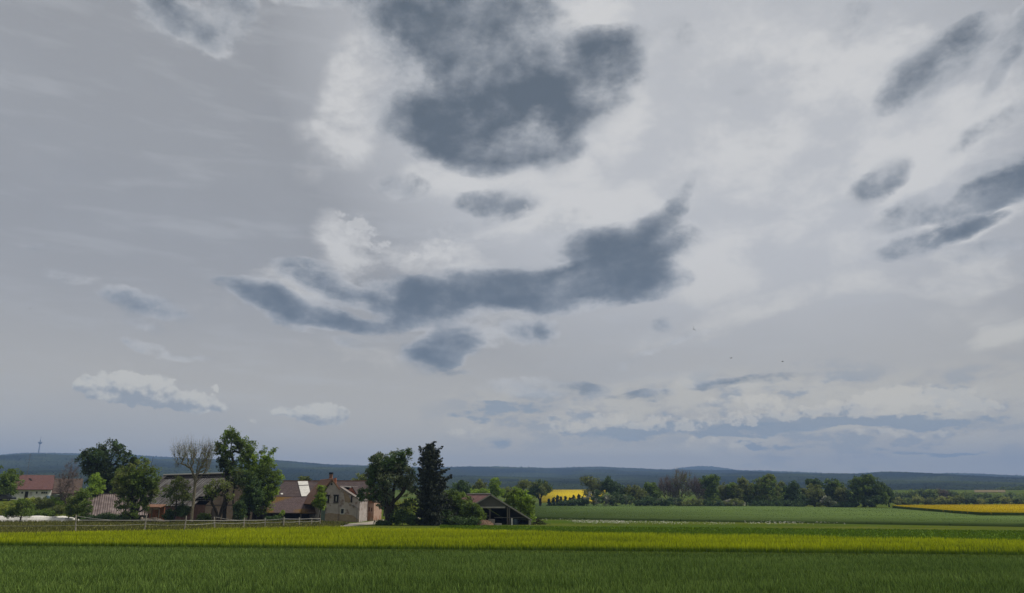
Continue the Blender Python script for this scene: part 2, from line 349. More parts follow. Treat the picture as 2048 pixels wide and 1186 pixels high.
# ------------------------------------------------------------------ ground
def axis(marks):
    out = []
    for a, b, st in marks: out += list(np.arange(a, b, st))
    return np.array(out + [marks[-1][1]])
gx = axis([(-8000,-1000,500),(-1000,-300,50),(-300,-40,6),(-40,300,20),(300,1000,50),(1000,8000,500)])
gy = axis([(-400,0,50),(0,130,10),(130,210,4),(210,450,20),(450,800,50),(800,1200,100),(1200,8000,400)])
XX, YY = np.meshgrid(gx, gy)
ZZ = np.array([[gz(x, y) for x in gx] for y in gy])
nx_, ny_ = len(gx), len(gy)
idx = np.arange(nx_*ny_).reshape(ny_, nx_)
fc = np.stack([idx[:-1,:-1], idx[:-1,1:], idx[1:,1:], idx[1:,:-1]], -1).reshape(-1, 4)
m_ground = surf('meadow_ground', [(0.3, (0.06,0.078,0.014)), (0.5, (0.09,0.115,0.018)), (0.72, (0.13,0.14,0.03))], scale=0.12, stretch=(0.6,2.2,1), detail=9,
                second=((0.06,0.10,0.012), 0.03, 0.45, 0.65), bump=0.4, bscale=3, spec=0)
tag(meshobj('ground', np.stack([XX, YY, ZZ], -1), fc, m_ground, smooth=True), kind='structure')

def inside(poly, x, y):
    c = np.zeros(len(x), bool); n = len(poly); j = n - 1
    for i in range(n):
        xi, yi = poly[i][0], poly[i][1]; xj, yj = poly[j][0], poly[j][1]
        t = ((yi > y) != (yj > y)) & (x < (xj-xi)*(y-yi)/((yj-yi) + 1e-12) + xi); c ^= t; j = i
    return c
def scatter(poly, dens, r=None):
    r = r or rng
    xs = [p[0] for p in poly]; ys = [p[1] for p in poly]
    n = int((max(xs)-min(xs))*(max(ys)-min(ys))*dens)
    x = r.uniform(min(xs), max(xs), n); y = r.uniform(min(ys), max(ys), n); k = inside(poly, x, y)
    return x[k], y[k]
def vnoise(x, y, s):
    """cheap value noise"""
    x = x/s; y = y/s; xi = np.floor(x).astype(np.int64); yi = np.floor(y).astype(np.int64); fx = x-xi; fy = y-yi
    fx = fx*fx*(3-2*fx); fy = fy*fy*(3-2*fy)
    def h(a, b):
        v = np.sin(a*127.1 + b*311.7)*43758.5453; return v - np.floor(v)
    return (h(xi,yi)*(1-fx)+h(xi+1,yi)*fx)*(1-fy) + (h(xi,yi+1)*(1-fx)+h(xi+1,yi+1)*fx)*fy
def fbm(x, y, s, o=4):
    t = 0; a = 1; w = 0
    for i in range(o): t = t + a*vnoise(x+17*i, y-31*i, s); w += a; a *= 0.5; s *= 0.5
    return t/w
def blades(x, y, z0, h, w, lean=0.35, split=None):
    """upright leaf: a tapering quad strip bending over; split -> (height fraction) where the ear starts, given as own quad"""
    n = len(x); a = rng.uniform(0, 2*math.pi, n); ca, sa = np.cos(a), np.sin(a)
    b = a + rng.uniform(-1.2, 1.2, n); ln = rng.uniform(0.05, lean, n) * h
    lx, ly = np.sin(b)*ln, np.cos(b)*ln
    z = z0 if isinstance(z0, np.ndarray) else np.full(n, z0)
    p = [np.stack([x-ca*w/2, y-sa*w/2, z], -1), np.stack([x+ca*w/2, y+sa*w/2, z], -1),
         np.stack([x+lx*0.45+ca*w*0.45, y+ly*0.45+sa*w*0.45, z+h*0.62], -1), np.stack([x+lx, y+ly, z+h], -1), np.stack([x+lx*0.45-ca*w*0.4, y+ly*0.45-sa*w*0.4, z+h*0.62], -1)]
    V = np.stack(p, 1).reshape(-1, 3); base = (np.arange(n)*5)[:, None]
    f1 = base + np.array([[0,1,2,4]]); f2 = base + np.array([[4,2,3,3]])
    return V, np.concatenate([f1]), base + np.array([[4,2,3]])
def tri_from(Vq, q, t):
    """all faces as triangles"""
    a = q[:, [0,1,2]]; b = q[:, [0,2,3]]
    return np.concatenate([a, b, t])
def crop(name, poly, h, slab_z, dens, w, mat_top, mat_base, z0=0.0, lean=0.35, hvar=0.2, edge=None, label=None, kind='stuff', zf=None, side=None):
    V = []; Fc = []; Mi = []
    if slab_z is not None:
        k = len(poly)
        if sum(poly[i][0]*poly[(i+1)%k][1]-poly[(i+1)%k][0]*poly[i][1] for i in range(k)) < 0: poly = poly[::-1]
        zz = (lambda x, y: zf(x, y)) if zf else (lambda x, y: 0.0)
        lo = [(p[0], p[1], zz(p[0], p[1])+z0) for p in poly]; hi = [(p[0], p[1], zz(p[0], p[1])+z0+slab_z) for p in poly]
        V += hi + lo
        import mathutils
        tr = mathutils.geometry.tessellate_polygon([[Vector((p[0], p[1], 0)) for p in poly]])
        for t in tr:
            a, b, c = (Vector((poly[i][0], poly[i][1])) for i in t)
            t = t if (b-a).cross(c-a) > 0 else t[::-1]
            Fc.append(tuple(t)); Mi.append(1)
        for i in range(k):
            j = (i+1) % k; Fc += [(i, i+k, j+k), (i, j+k, j)]; Mi += [2 if side else 1]*2
    V = np.array(V, dtype=np.float32).reshape(-1, 3); Fc = np.array(Fc, dtype=np.int64).reshape(-1, 3)
    x, y = scatter(poly, dens)
    if zf: zb = np.array([zf(a, b) for a, b in zip(x, y)]) + z0
    else: zb = np.full(len(x), z0)
    hh = h * (1 - hvar + hvar*2*rng.random(len(x))) * (0.86 + 0.28*fbm(x, y*3, 9, 3))
    ww = w * rng.uniform(0.6, 1.4, len(x))
    bv, q, t = blades(x, y, zb, hh, ww, lean); T = tri_from(bv, q, t)
    o = meshobj(name, np.concatenate([V, bv]), np.concatenate([Fc, T + len(V)]), [mat_top, mat_base] + ([side] if side else []), None, np.concatenate([np.array(Mi, int), np.zeros(len(T), int)]))
    return tag(o, kind=kind)

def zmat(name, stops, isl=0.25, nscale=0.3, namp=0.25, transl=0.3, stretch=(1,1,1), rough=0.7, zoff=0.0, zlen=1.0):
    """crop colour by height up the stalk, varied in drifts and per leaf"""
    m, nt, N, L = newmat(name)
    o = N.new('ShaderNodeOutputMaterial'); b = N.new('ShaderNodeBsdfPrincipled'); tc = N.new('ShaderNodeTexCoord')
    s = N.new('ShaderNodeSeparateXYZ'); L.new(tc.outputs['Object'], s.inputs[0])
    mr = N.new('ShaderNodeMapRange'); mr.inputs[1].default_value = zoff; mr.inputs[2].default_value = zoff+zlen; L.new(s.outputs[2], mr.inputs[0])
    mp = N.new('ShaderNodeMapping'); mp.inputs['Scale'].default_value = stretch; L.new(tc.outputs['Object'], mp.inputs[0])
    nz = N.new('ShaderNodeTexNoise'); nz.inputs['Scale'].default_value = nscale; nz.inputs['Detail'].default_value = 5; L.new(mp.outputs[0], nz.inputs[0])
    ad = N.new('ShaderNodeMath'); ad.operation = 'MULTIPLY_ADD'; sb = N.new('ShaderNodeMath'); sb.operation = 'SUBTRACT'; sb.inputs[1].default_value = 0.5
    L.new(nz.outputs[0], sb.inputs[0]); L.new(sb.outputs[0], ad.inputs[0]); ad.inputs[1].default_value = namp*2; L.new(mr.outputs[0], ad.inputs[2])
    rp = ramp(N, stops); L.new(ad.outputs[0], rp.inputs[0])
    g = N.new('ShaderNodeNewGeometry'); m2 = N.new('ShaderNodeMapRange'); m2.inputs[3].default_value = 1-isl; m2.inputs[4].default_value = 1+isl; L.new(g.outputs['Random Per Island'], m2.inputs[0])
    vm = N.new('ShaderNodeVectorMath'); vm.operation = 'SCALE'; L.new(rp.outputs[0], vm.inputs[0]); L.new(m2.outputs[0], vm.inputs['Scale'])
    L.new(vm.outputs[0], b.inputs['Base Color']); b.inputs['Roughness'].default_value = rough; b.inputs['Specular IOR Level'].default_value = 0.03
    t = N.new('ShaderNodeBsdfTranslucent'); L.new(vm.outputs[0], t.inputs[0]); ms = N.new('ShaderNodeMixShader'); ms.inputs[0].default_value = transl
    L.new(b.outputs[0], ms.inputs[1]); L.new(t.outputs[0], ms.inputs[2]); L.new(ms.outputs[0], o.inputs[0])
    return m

# field limits on the ground
def xy(v): return (v.x, v.y)
def extl(a, b, t0, t1):
    a = Vector(a); b = Vector(b); return [xy(a + (b-a)*t0), xy(a + (b-a)*t1)]
wl, wr = extl(G(0,1101)[:2], G(2048,1122)[:2], -0.3, 1.3)           # edge between wheat and barley
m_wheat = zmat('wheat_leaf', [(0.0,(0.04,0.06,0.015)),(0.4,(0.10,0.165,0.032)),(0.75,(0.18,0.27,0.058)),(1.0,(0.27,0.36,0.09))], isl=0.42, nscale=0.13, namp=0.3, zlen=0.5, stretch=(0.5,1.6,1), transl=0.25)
m_wbase = surf('wheat_soil', [(0.3,(0.03,0.05,0.018)),(0.7,(0.055,0.09,0.025))], scale=2.0, detail=6, spec=0)
near = [(-34, 22), (34, 22), wr, wl]
crop('wheat_field', near, 0.36, 0.05, 105, 0.027, m_wheat, m_wbase, lean=0.6, hvar=0.4)
tag(meshobj('field_margin', [(-80,-60,0.02),(80,-60,0.02),(80,22,0.02),(-80,22,0.02)], [(0,1,2,3)], m_wbase), kind='structure')

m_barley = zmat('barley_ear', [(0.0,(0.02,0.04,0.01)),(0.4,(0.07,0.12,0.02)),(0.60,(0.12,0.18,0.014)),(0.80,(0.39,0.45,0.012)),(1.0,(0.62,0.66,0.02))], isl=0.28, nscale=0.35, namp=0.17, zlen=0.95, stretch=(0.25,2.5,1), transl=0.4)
m_bbase = surf('barley_base', [(0.3,(0.035,0.06,0.012)),(0.7,(0.07,0.10,0.015))], scale=3.0, detail=6, spec=0)
far1 = extl(G(0,1064,.85)[:2], G(650,1052,.85)[:2], -0.9, 1.0); far2 = extl(G(650,1052,.85)[:2], G(2048,1078,.85)[:2], 0.0, 1.35)
barley = [wl, wr, far2[1], far2[0], far1[0]]
crop('barley_field', barley, 0.82, 0.40, 60, 0.06, m_barley, m_bbase, lean=0.3, hvar=0.2)

# bright grass strip, flower strip, blue-green wheat beyond
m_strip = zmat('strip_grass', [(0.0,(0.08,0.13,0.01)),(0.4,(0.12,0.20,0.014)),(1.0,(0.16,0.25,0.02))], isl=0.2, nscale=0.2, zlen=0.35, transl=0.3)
m_sbase = surf('strip_base', [(0.3,(0.075,0.13,0.012)),(0.7,(0.11,0.17,0.018))], scale=0.8, spec=0)
s_far = [xy(G(880,1050)), xy(G(1100,1054)), xy(G(1500,1057)), xy(G(2048,1063)), xy(G(2500,1067))]
strip = [xy(G(880,1060))] + [far2[0], far2[1]] + s_far[::-1]
strip = [xy(G(880,1062)), far2[1]] + s_far[::-1]
crop('grass_strip', strip, 0.2, 0.03, 8, 0.16, m_strip, m_sbase)
m_blue = zmat('distant_wheat_leaf', [(0.0,(0.05,0.09,0.025)),(0.6,(0.095,0.145,0.04)),(1.0,(0.125,0.18,0.055))], isl=0.06, nscale=0.02, namp=0.08, zlen=0.62, stretch=(0.3,2.0,1), transl=0.2)
m_blueb = surf('distant_wheat_base', [(0.3,(0.085,0.13,0.036)),(0.7,(0.12,0.17,0.052))], scale=0.05, stretch=(0.4,2,1), detail=10, spec=0)
blue = [xy(G(1000,1037)), xy(G(1300,1042)), xy(G(1640,1047)), xy(G(2048,1054)), xy(G(2500,1060)), xy(G(2500,1041)), xy(G(2048,1036)), xy(G(1962,1035.5)), xy(G(1900,1030)),
        xy(G(1792,1020)), xy(G(1500,1014)), xy(G(1300,1012)), xy(G(1100,1008.5)), xy(G(1000,1009))]
crop('distant_wheat_field', blue, 0.56, 0.5, 3.0, 0.22, m_blue, m_blueb, hvar=0.1)
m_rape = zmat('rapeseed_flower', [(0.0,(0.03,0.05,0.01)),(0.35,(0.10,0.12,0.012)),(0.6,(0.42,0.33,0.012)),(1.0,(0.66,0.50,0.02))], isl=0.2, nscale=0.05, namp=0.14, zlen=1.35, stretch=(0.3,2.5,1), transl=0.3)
m_rapeb = surf('rapeseed_base', [(0.35,(0.42,0.32,0.01)),(0.65,(0.60,0.45,0.015))], scale=0.12, stretch=(0.3,2.2,1), detail=9, spec=0)
rape = [xy(G(1797,1018.5)), xy(G(1900,1029)), xy(G(1962,1034.5)), xy(G(2048,1035.5)), xy(G(2500,1040)), xy(G(2500,1013)), xy(G(2048,1013.6)), xy(G(1785,1016))]
m_stalk = surf('rapeseed_stalk', [(0.3,(0.03,0.05,0.012)),(0.7,(0.07,0.10,0.015))], scale=1.5, spec=0)
crop('rapeseed_field', rape, 1.2, 1.05, 2.2, 0.3, m_rape, m_rapeb, hvar=0.12, side=m_stalk)
# second rapeseed field rising behind the hedgerow
def onslope(px, d): v = P(px, 990, d); return (v.x, v.y)
zs = lambda x, y: 0.03*(min(y, 800)-450) if y > 450 else 0.0
m_rape2 = zmat('far_rapeseed_flower', [(0.0,(0.62,0.46,0.015)),(1.0,(0.62,0.46,0.015))], isl=0.2, zlen=100)
rape2 = [onslope(1082,470), onslope(1190,470), onslope(1215,770), onslope(1075,770)]
crop('far_rapeseed_field', rape2, 1.05, 0.9, 0.2, 0.7, m_rape2, m_rapeb, zf=zs)
m_brown = surf('tilled_soil', [(0.3,(0.12,0.09,0.03)),(0.7,(0.17,0.13,0.045))], scale=0.03, stretch=(0.3,1,1))
for nm, a, b, c, d in (('ploughed_field', 900, 1480, 775, 799), ('fallow_field', 1950, 2012, 700, 790)):
    q = [onslope(a, c), onslope(b, c), onslope(b, d), onslope(a, d)]
    tag(meshobj(nm, [(p[0], p[1], zs(*p)+0.25) for p in q], [(0,1,2,3)], m_brown), kind='structure')
# white umbellifers along the grass strip
m_white = flat('white_petal', (0.5,0.5,0.42), scale=5, island=0.2)
fx, fy = [], []
for (a, b, yy, n, s) in ((1145,1250,1047.8,420,2.4),(1220,1345,1049,200,2.0),(1345,1470,1051,80,1.4),(1495,1610,1050,130,1.6),(1600,1700,1051,20,.8),(1085,1150,1043.5,24,.8)):
    px = rng.uniform(a, b, n); g = [G(u, yy + (u-a)*0.012) for u in px]; ks = rng.normal(0, s, n)
    fx += [v.x for v in g]; fy += [v.y + k for v, k in zip(g, ks)]
fx, fy = np.array(fx), np.array(fy); n = len(fx); a = rng.uniform(0, 6.28, n); s = rng.uniform(0.05, 0.16, n); fz = rng.uniform(0.25, 0.6, n)
V = np.stack([np.stack([fx+s*np.cos(a+k*1.57), fy+s*np.sin(a+k*1.57), fz + (0.05 if k % 2 else -0.03)], -1) for k in range(4)], 1).reshape(-1, 3)
tag(meshobj('white_flowers', V, (np.arange(n)*4)[:, None] + np.array([[0,1,2,3]]), m_white), kind='stuff')
# paddock grass and dandelions left
m_pad = zmat('paddock_grass', [(0.0,(0.05,0.06,0.015)),(0.5,(0.12,0.13,0.03)),(1.0,(0.20,0.19,0.06))], isl=0.35, nscale=0.12, namp=0.3, zlen=0.4, stretch=(0.6,2,1), transl=0.3)
pad = [far1[0], far1[1], xy(G(700,1047)), xy(G(640,1043)), xy(G(300,1044)), xy(G(-60,1044))]
crop('paddock_grass', pad, 0.34, None, 12, 0.12, m_pad, m_sbase, hvar=0.5)
px = rng.uniform(0, 620, 110); py = rng.uniform(1047, 1060, 110); g = [G(u, v, 0.35) for u, v in zip(px, py)]
g = [v for v in g if v.y > 80]; n = len(g); s = 0.06
V = np.array([[(v.x-s, v.y, v.z-s), (v.x+s, v.y-.03, v.z-s), (v.x+s, v.y, v.z+s), (v.x-s, v.y+.03, v.z+s)] for v in g]).reshape(-1, 3)
tag(meshobj('dandelions', V, (np.arange(n)*4)[:, None] + np.array([[0,1,2,3]]), flat('dandelion_yellow', (0.6,0.55,0.12), scale=2)), kind='stuff')
# farm track
m_path = surf('dusty_track', [(0.3,(0.30,0.26,0.21)),(0.7,(0.42,0.37,0.30))], scale=1.2, second=((0.13,0.14,0.05), 0.5, 0.55, 0.7), bump=0.3)
pth = [G(*p) for p in ((640,1050.5),(690,1048.5),(735,1044),(765,1039.5),(800,1036),(840,1034.5),(840,1037.5),(805,1041),(776,1046),(735,1050),(700,1052.5),(650,1053.5))]
tag(meshobj('path', [(v.x, v.y, 0.035) for v in pth], [tuple(range(len(pth)-1, -1, -1))], m_path), kind='structure')

# ------------------------------------------------------------------ wooded hills
def hill(name, ridge, d_ridge, d_base, zb, cols, rows, mat, jit, px0, px1, spike):
    rx = [p[0] for p in ridge]; ry = [p[1] for p in ridge]
    px = np.linspace(px0, px1, cols); py = np.interp(px, rx, ry)+2.6
    dr = d_ridge * (1 + 0.05*(fbm(px, px*0, 160, 3)-0.5))
    top = np.array([P(a, b, c)[:] for a, b, c in zip(px, py, dr)])
    v = np.linspace(0, 1, rows)
    X = np.zeros((rows+4, cols)); Y = X.copy(); Z = X.copy()
    slope_n = fbm(px*1.0, px*0+5, 90, 4)
    for i in range(rows+4):
        t = i/(rows-1); tt = min(t, 1)
        yy = d_base + (dr - d_base)*tt; xx = top[:,0]*(yy/dr)
        prof = tt**0.95 
        z = zb + (top[:,2]-zb)*prof
        spur = (fbm(xx, yy*0.35, 420, 4)-0.5)*70*math.sin(math.pi*tt)**1.0
        z = z + spur
        if t > 1: k = (t-1)*(rows-1); yy = yy + k*60; z = z - k*k*6
        X[i], Y[i], Z[i] = xx, yy, z
    r = np.random.default_rng(5); J = r.random(X.shape)
    tall = (r.random(X.shape) > 0.985)*r.uniform(0.5, 1.0, X.shape)*spike
    X += r.uniform(-2, 2, X.shape); Y += r.uniform(-3, 3, X.shape)
    Z += (J*jit + tall)*(np.minimum(1, np.arange(rows+4)[:, None]/(rows-1))**1.3 + 0.02)
    idx = np.arange(X.size).reshape(X.shape)
    fc = np.stack([idx[:-1,:-1], idx[:-1,1:], idx[1:,1:], idx[1:,:-1]], -1).reshape(-1, 4)
    return tag(meshobj(name, np.stack([X, Y, Z], -1), fc, mat), kind='structure')
m_hill = surf('forest_canopy', [(0.30,(0.012,0.018,0.012)),(0.46,(0.022,0.030,0.014)),(0.58,(0.036,0.050,0.016)),(0.74,(0.065,0.078,0.022))], scale=0.004, detail=12, stretch=(1,0.7,1), second=((0.012,0.020,0.012), 0.0028, 0.5, 0.62), spec=0)
ridge = [(-600,925),(-200,918),(0,910),(30,907),(60,905.5),(100,906),(150,907),(260,909),(330,914),(430,919),(520,922),(560,925),(620,929),(700,932),(800,934),(905,934),(1000,933),(1050,935),(1100,936.5),(1160,934),(1200,933.5),(1260,936),
         (1320,939),(1360,940),(1420,942),(1480,941),(1520,941),(1600,944),(1680,948),(1760,949),(1830,948),(1900,946.5),(1960,948),(2000,950),(2048,952),(2300,958),(2600,955)]
hill('hills', ridge, 4500, 1000, 8, 1500, 150, m_hill, 10, -500, 2550, 6)
dome = [(1200,952),(1300,946),(1330,940),(1360,934),(1400,930),(1435,932),(1470,938),(1490,942),(1540,945),(1700,955),(1900,960)]
hill('far_hill', dome, 6200, 4900, 40, 420, 30, m_hill, 8, 1210, 1890, 4)

# ------------------------------------------------------------------ air
hm, nt2, N2, L2 = newmat('air'); ho = N2.new('ShaderNodeOutputMaterial'); pv = N2.new('ShaderNodeVolumePrincipled')
pv.inputs['Color'].default_value = (0.36, 0.57, 1.0, 1); pv.inputs['Density'].default_value = 1.75e-4; pv.inputs['Anisotropy'].default_value = 0.0
L2.new(pv.outputs[0], ho.inputs['Volume'])
hb = MB().box(-8300, 8300, -450, 8300, -1.2, 400)
tag(hb.build('haze', hm), kind='stuff')
# ------------------------------------------------------------------ building materials
m_plaster = surf('old_plaster', [(0.3,(0.32,0.275,0.25)),(0.5,(0.43,0.375,0.345)),(0.7,(0.53,0.47,0.44))], scale=0.6, detail=10, second=((0.24,0.18,0.145), 1.1, 0.53, 0.64), bump=0.3)
m_plinth = surf('bare_render', [(0.3,(0.25,0.18,0.12)),(0.7,(0.38,0.29,0.20))], scale=1.2, detail=8, bump=0.4)
m_tile = surf('weathered_tiles', [(0.3,(0.05,0.035,0.033)),(0.55,(0.08,0.058,0.054)),(0.75,(0.125,0.095,0.088))], scale=1.3, detail=10, stretch=(1,1,2.2), bump=0.5, bscale=6)
m_moss = surf('mossy_tiles', [(0.3,(0.07,0.048,0.046)),(0.6,(0.12,0.085,0.082)),(0.75,(0.16,0.12,0.11))], scale=2.4, detail=10, stretch=(1,1,2.5), second=((0.16,0.09,0.02), 0.16, 0.50, 0.62), bump=0.5, bscale=6)
m_red = surf('red_tiles', [(0.3,(0.10,0.05,0.046)),(0.7,(0.155,0.082,0.075))], scale=1.5, detail=8, stretch=(1,1,3), bump=0.3, bscale=8)
m_redroof = surf('orange_tiles', [(0.3,(0.16,0.08,0.05)),(0.7,(0.27,0.15,0.09))], scale=2, detail=8, bump=0.4)
m_brick = surf('red_brick', [(0.3,(0.22,0.075,0.04)),(0.5,(0.33,0.12,0.06)),(0.7,(0.42,0.19,0.10))], scale=3.5, detail=8, bump=0.3)
m_pinkb = surf('washed_brick', [(0.3,(0.33,0.21,0.15)),(0.7,(0.46,0.33,0.25))], scale=2.2, detail=8, second=((0.30,0.15,0.09), 0.9, 0.5, 0.66))
m_white = flat('whitewash', (0.66,0.645,0.61), scale=0.8)
m_wood = surf('grey_boards', [(0.3,(0.09,0.078,0.06)),(0.7,(0.17,0.15,0.125))], scale=2.5, stretch=(6,1,0.3), detail=6)
m_dwood = surf('dark_boards', [(0.3,(0.018,0.015,0.013)),(0.7,(0.045,0.036,0.03))], scale=3, stretch=(5,1,0.4))
m_pane = flat('window_glass', (0.016,0.018,0.022), scale=1, rough=0.35, spec=0.25)
m_frame = flat('window_paint', (0.55,0.54,0.50), scale=3)
m_dark = flat('soot', (0.012,0.012,0.012), scale=3)
m_metal = flat('dull_metal', (0.16,0.16,0.16), scale=3, rough=0.5, metallic=0.3)
m_earth = surf('bare_earth', [(0.3,(0.14,0.085,0.05)),(0.7,(0.22,0.14,0.09))], scale=2.5, bump=0.5)
m_conc = flat('concrete', (0.34,0.33,0.30), scale=2.5)
m_sheet = surf('white_sheeting', [(0.3,(0.55,0.53,0.48)),(0.7,(0.74,0.71,0.65))], scale=1.0, detail=8, bump=0.4)
def stripes(name, dirv, freq, stops, second=None, contrast=0.5):
    """corrugated sheeting: ribs across dirv"""
    m, nt, N, L = newmat(name); o = N.new('ShaderNodeOutputMaterial'); b = N.new('ShaderNodeBsdfPrincipled'); tc = N.new('ShaderNodeTexCoord')
    d = N.new('ShaderNodeVectorMath'); d.operation = 'DOT_PRODUCT'; L.new(tc.outputs['Object'], d.inputs[0]); d.inputs[1].default_value = tuple(dirv)
    w = N.new('ShaderNodeMath'); w.operation = 'MULTIPLY'; L.new(d.outputs['Value'], w.inputs[0]); w.inputs[1].default_value = freq
    n1 = N.new('ShaderNodeTexNoise'); n1.noise_dimensions = '1D'; n1.inputs['Scale'].default_value = 1; n1.inputs['Detail'].default_value = 2; L.new(w.outputs[0], n1.inputs['W'])
    n2 = N.new('ShaderNodeTexNoise'); n2.inputs['Scale'].default_value = 0.5; n2.inputs['Detail'].default_value = 9; L.new(tc.outputs['Object'], n2.inputs[0])
    mx = N.new('ShaderNodeMath'); mx.operation = 'MULTIPLY_ADD'; mx.inputs[1].default_value = contrast
    s2 = N.new('ShaderNodeMath'); s2.operation = 'SUBTRACT'; L.new(n1.outputs[0], s2.inputs[0]); s2.inputs[1].default_value = 0.5
    s3 = N.new('ShaderNodeMath'); s3.operation = 'MULTIPLY'; L.new(s2.outputs[0], s3.inputs[0]); s3.inputs[1].default_value = 2.2
    L.new(s3.outputs[0], mx.inputs[0]); L.new(n2.outputs[0], mx.inputs[2])
    rp = ramp(N, stops); L.new(mx.outputs[0], rp.inputs[0]); L.new(rp.outputs[0], b.inputs['Base Color']); b.inputs['Roughness'].default_value = 0.85
    s4 = N.new('ShaderNodeMath'); s4.operation = 'SINE'; w2 = N.new('ShaderNodeMath'); w2.operation = 'MULTIPLY'; L.new(d.outputs['Value'], w2.inputs[0]); w2.inputs[1].default_value = 2*math.pi*freq*0.5; L.new(w2.outputs[0], s4.inputs[0])
    bp = N.new('ShaderNodeBump'); bp.inputs['Strength'].default_value = 0.6; bp.inputs['Distance'].default_value = 0.12; L.new(s4.outputs[0], bp.inputs['Height']); L.new(bp.outputs[0], b.inputs['Normal'])
    L.new(b.outputs[0], o.inputs[0]); return m

def X_(px, d): return P(px, 1000, d).x
def Z_(py, d): return P(1024, py, d).z
def onplane(px, py, p0, n):
    r = Vector(ray(px, py)); c = Vector((0, 0, CAMH)); return c + r * ((p0 - c).dot(n) / r.dot(n))
def wall_prism(pts, d0, d1):
    """outline in pixels on the plane y = d0, extruded back to d1 with the same real outline"""
    prof = [(X_(px, d0), Z_(py, d0) if py is not None else -0.1) for px, py in pts]
    return MB().prism(prof, d0, d1)
def window(parent, x0, x1, y0, y1, d, bars=1, fm=None, fr=0.07, pane=None, lab=None, mull=None):
    """frame standing proud of the wall with a dark pane set in it"""
    a, b, t, u = X_(x0, d), X_(x1, d), Z_(y0, d), Z_(y1, d)
    w = MB(); fw = fr
    w.box(a, a+fw, d-0.06, d+0.02, u, t); w.box(b-fw, b, d-0.06, d+0.02, u, t)
    w.box(a+fw, b-fw, d-0.06, d+0.02, u, u+fw); w.box(a+fw, b-fw, d-0.06, d+0.02, t-fw, t)
    for i in range(bars):
        c = a + (b-a)*(i+1)/(bars+1); w.box(c-fw/2, c+fw/2, d-0.055, d+0.02, u+fw, t-fw, 1 if mull else 0)
    o = w.build('window', [fm or m_frame] + ([mull] if mull else []), parent)
    MB().box(a+fw, b-fw, d-0.025, d+0.01, u+fw, t-fw).build('pane', pane or m_pane, o)
    return o

# ------------------------------------------------------------------ grey plastered farmhouse
D = 140.0
h = empty('farmhouse', (X_(680, D), D+5, 0), label='tall grey plastered farmhouse with pointed gable, chimney and bare ochre foot beside the track', cat='house')
BK_ = Vector((-4.7, 11.0, 0))
def sheared(pts, back):
    f = [Vector((X_(a, D), D, Z_(c, D) if c else -0.1)) for a, c in pts]; g_ = [v+back for v in f]; k = len(f)
    return MB().add(f+g_, [tuple(range(k)), tuple(range(2*k-1, k-1, -1))]+[(i, i+k, (i+1)%k+k, (i+1)%k) for i in range(k)])
sheared([(640,None),(640,1003),(661.5,958.5),(677.4,979),(677.4,None)][::-1], BK_).build('gable_wall', m_plaster, h)
wall_prism([(677.4,None),(677.4,975),(720,1001.5),(720,None)][::-1], D+0.25, D+9).build('side_wing_wall', m_plaster, h)
b = MB()
def rake(b, p, q, d0, d1, t, m=0):
    P0, P1 = Vector((X_(p[0], D), 0, Z_(p[1], D))), Vector((X_(q[0], D), 0, Z_(q[1], D)))
    return b.slab([(P0.x, d0, P0.z), (P0.x, d1, P0.z), (P1.x, d1, P1.z), (P1.x, d0, P1.z)], t, m)
for q in ((619,1008),(678.6,978.2)):
    A0, A1 = Vector((X_(661.5,D), D, Z_(956.6,D))), Vector((X_(q[0],D), D, Z_(q[1],D))); s = BK_*-.035
    b.slab([A0+s, A1+s, A1+BK_*1.02, A0+BK_*1.02], 0.2)
b.build('main_roof', m_redroof, h)
b = MB(); rake(b, (677.6,973.2), (721.5,1000.6), D+0.1, D+9.2, 0.12); wr_ = b.build('side_wing_roof', flat('lichen_tiles', (0.22,0.19,0.17), scale=2), h)
# brick dormer behind the wing, its own little roof whitish
pr = [(686,1000),(688,985),(702,974.5),(713,990),(713,1002)]
pf = [(X_(a, D+3), Z_(c, D+3)) for a, c in pr]
dm = MB().prism(pf[::-1], D+3, D+8).build('brick_dormer', m_brick, h)
q0, q1, q2 = (X_(680,D+3), Z_(971.5,D+3)), (X_(703,D+3), Z_(972.5,D+3)), (X_(715,D+3), Z_(990.5,D+3))
b = MB(); b.slab([(q1[0],D+2.8,q1[1]),(q1[0],D+8.2,q1[1]),(q2[0],D+8.2,q2[1]),(q2[0],D+2.8,q2[1])], 0.15)
b.slab([(q0[0],D+2.8,q0[1]),(q0[0],D+8.2,q0[1]),(q1[0],D+8.2,q1[1]+0.02),(q1[0],D+2.8,q1[1]+0.02)], 0.2, 1); b.build('dormer_roof', [m_tile, m_white], dm)
x0, x1 = X_(656.4,D+3), X_(662,D+3); zt = Z_(946,D+3)
c = MB().box(x0, x1, D+2.7, D+3.3, 6.4, zt-0.25).build('chimney', m_redroof, h)
MB().box(x0-.06, x1+.06, D+2.64, D+3.36, zt-0.24, zt+0.1).build('chimney_cap', m_dark, c)
MB().box(X_(665.5,D+5), X_(670,D+5), D+4.8, D+5.3, 6.5, Z_(956,D+5)).build('small_chimney', m_brick, h)
window(h, 649.5, 658.5, 991.5, 1004, D, fr=0.12, fm=m_dwood, mull=m_frame); window(h, 667.5, 677, 991.5, 1004, D, fr=0.12, fm=m_dwood, mull=m_frame)
for a, c in ((648.5,659.5),(666.5,677.3)): MB().box(X_(a,D), X_(c,D), D-0.16, D+0.01, Z_(991.3,D), Z_(989.3,D)).build('lintel', m_dark, h)
for a, c in ((649.2,659.2),(667.2,677.2)): MB().box(X_(a,D), X_(c,D), D-0.14, D+0.01, Z_(1006,D), Z_(1004.6,D)).build('sill', m_dwood, h)
window(h, 659.8, 663.2, 966.5, 970.2, D, bars=0, fr=0.05, fm=m_dark)
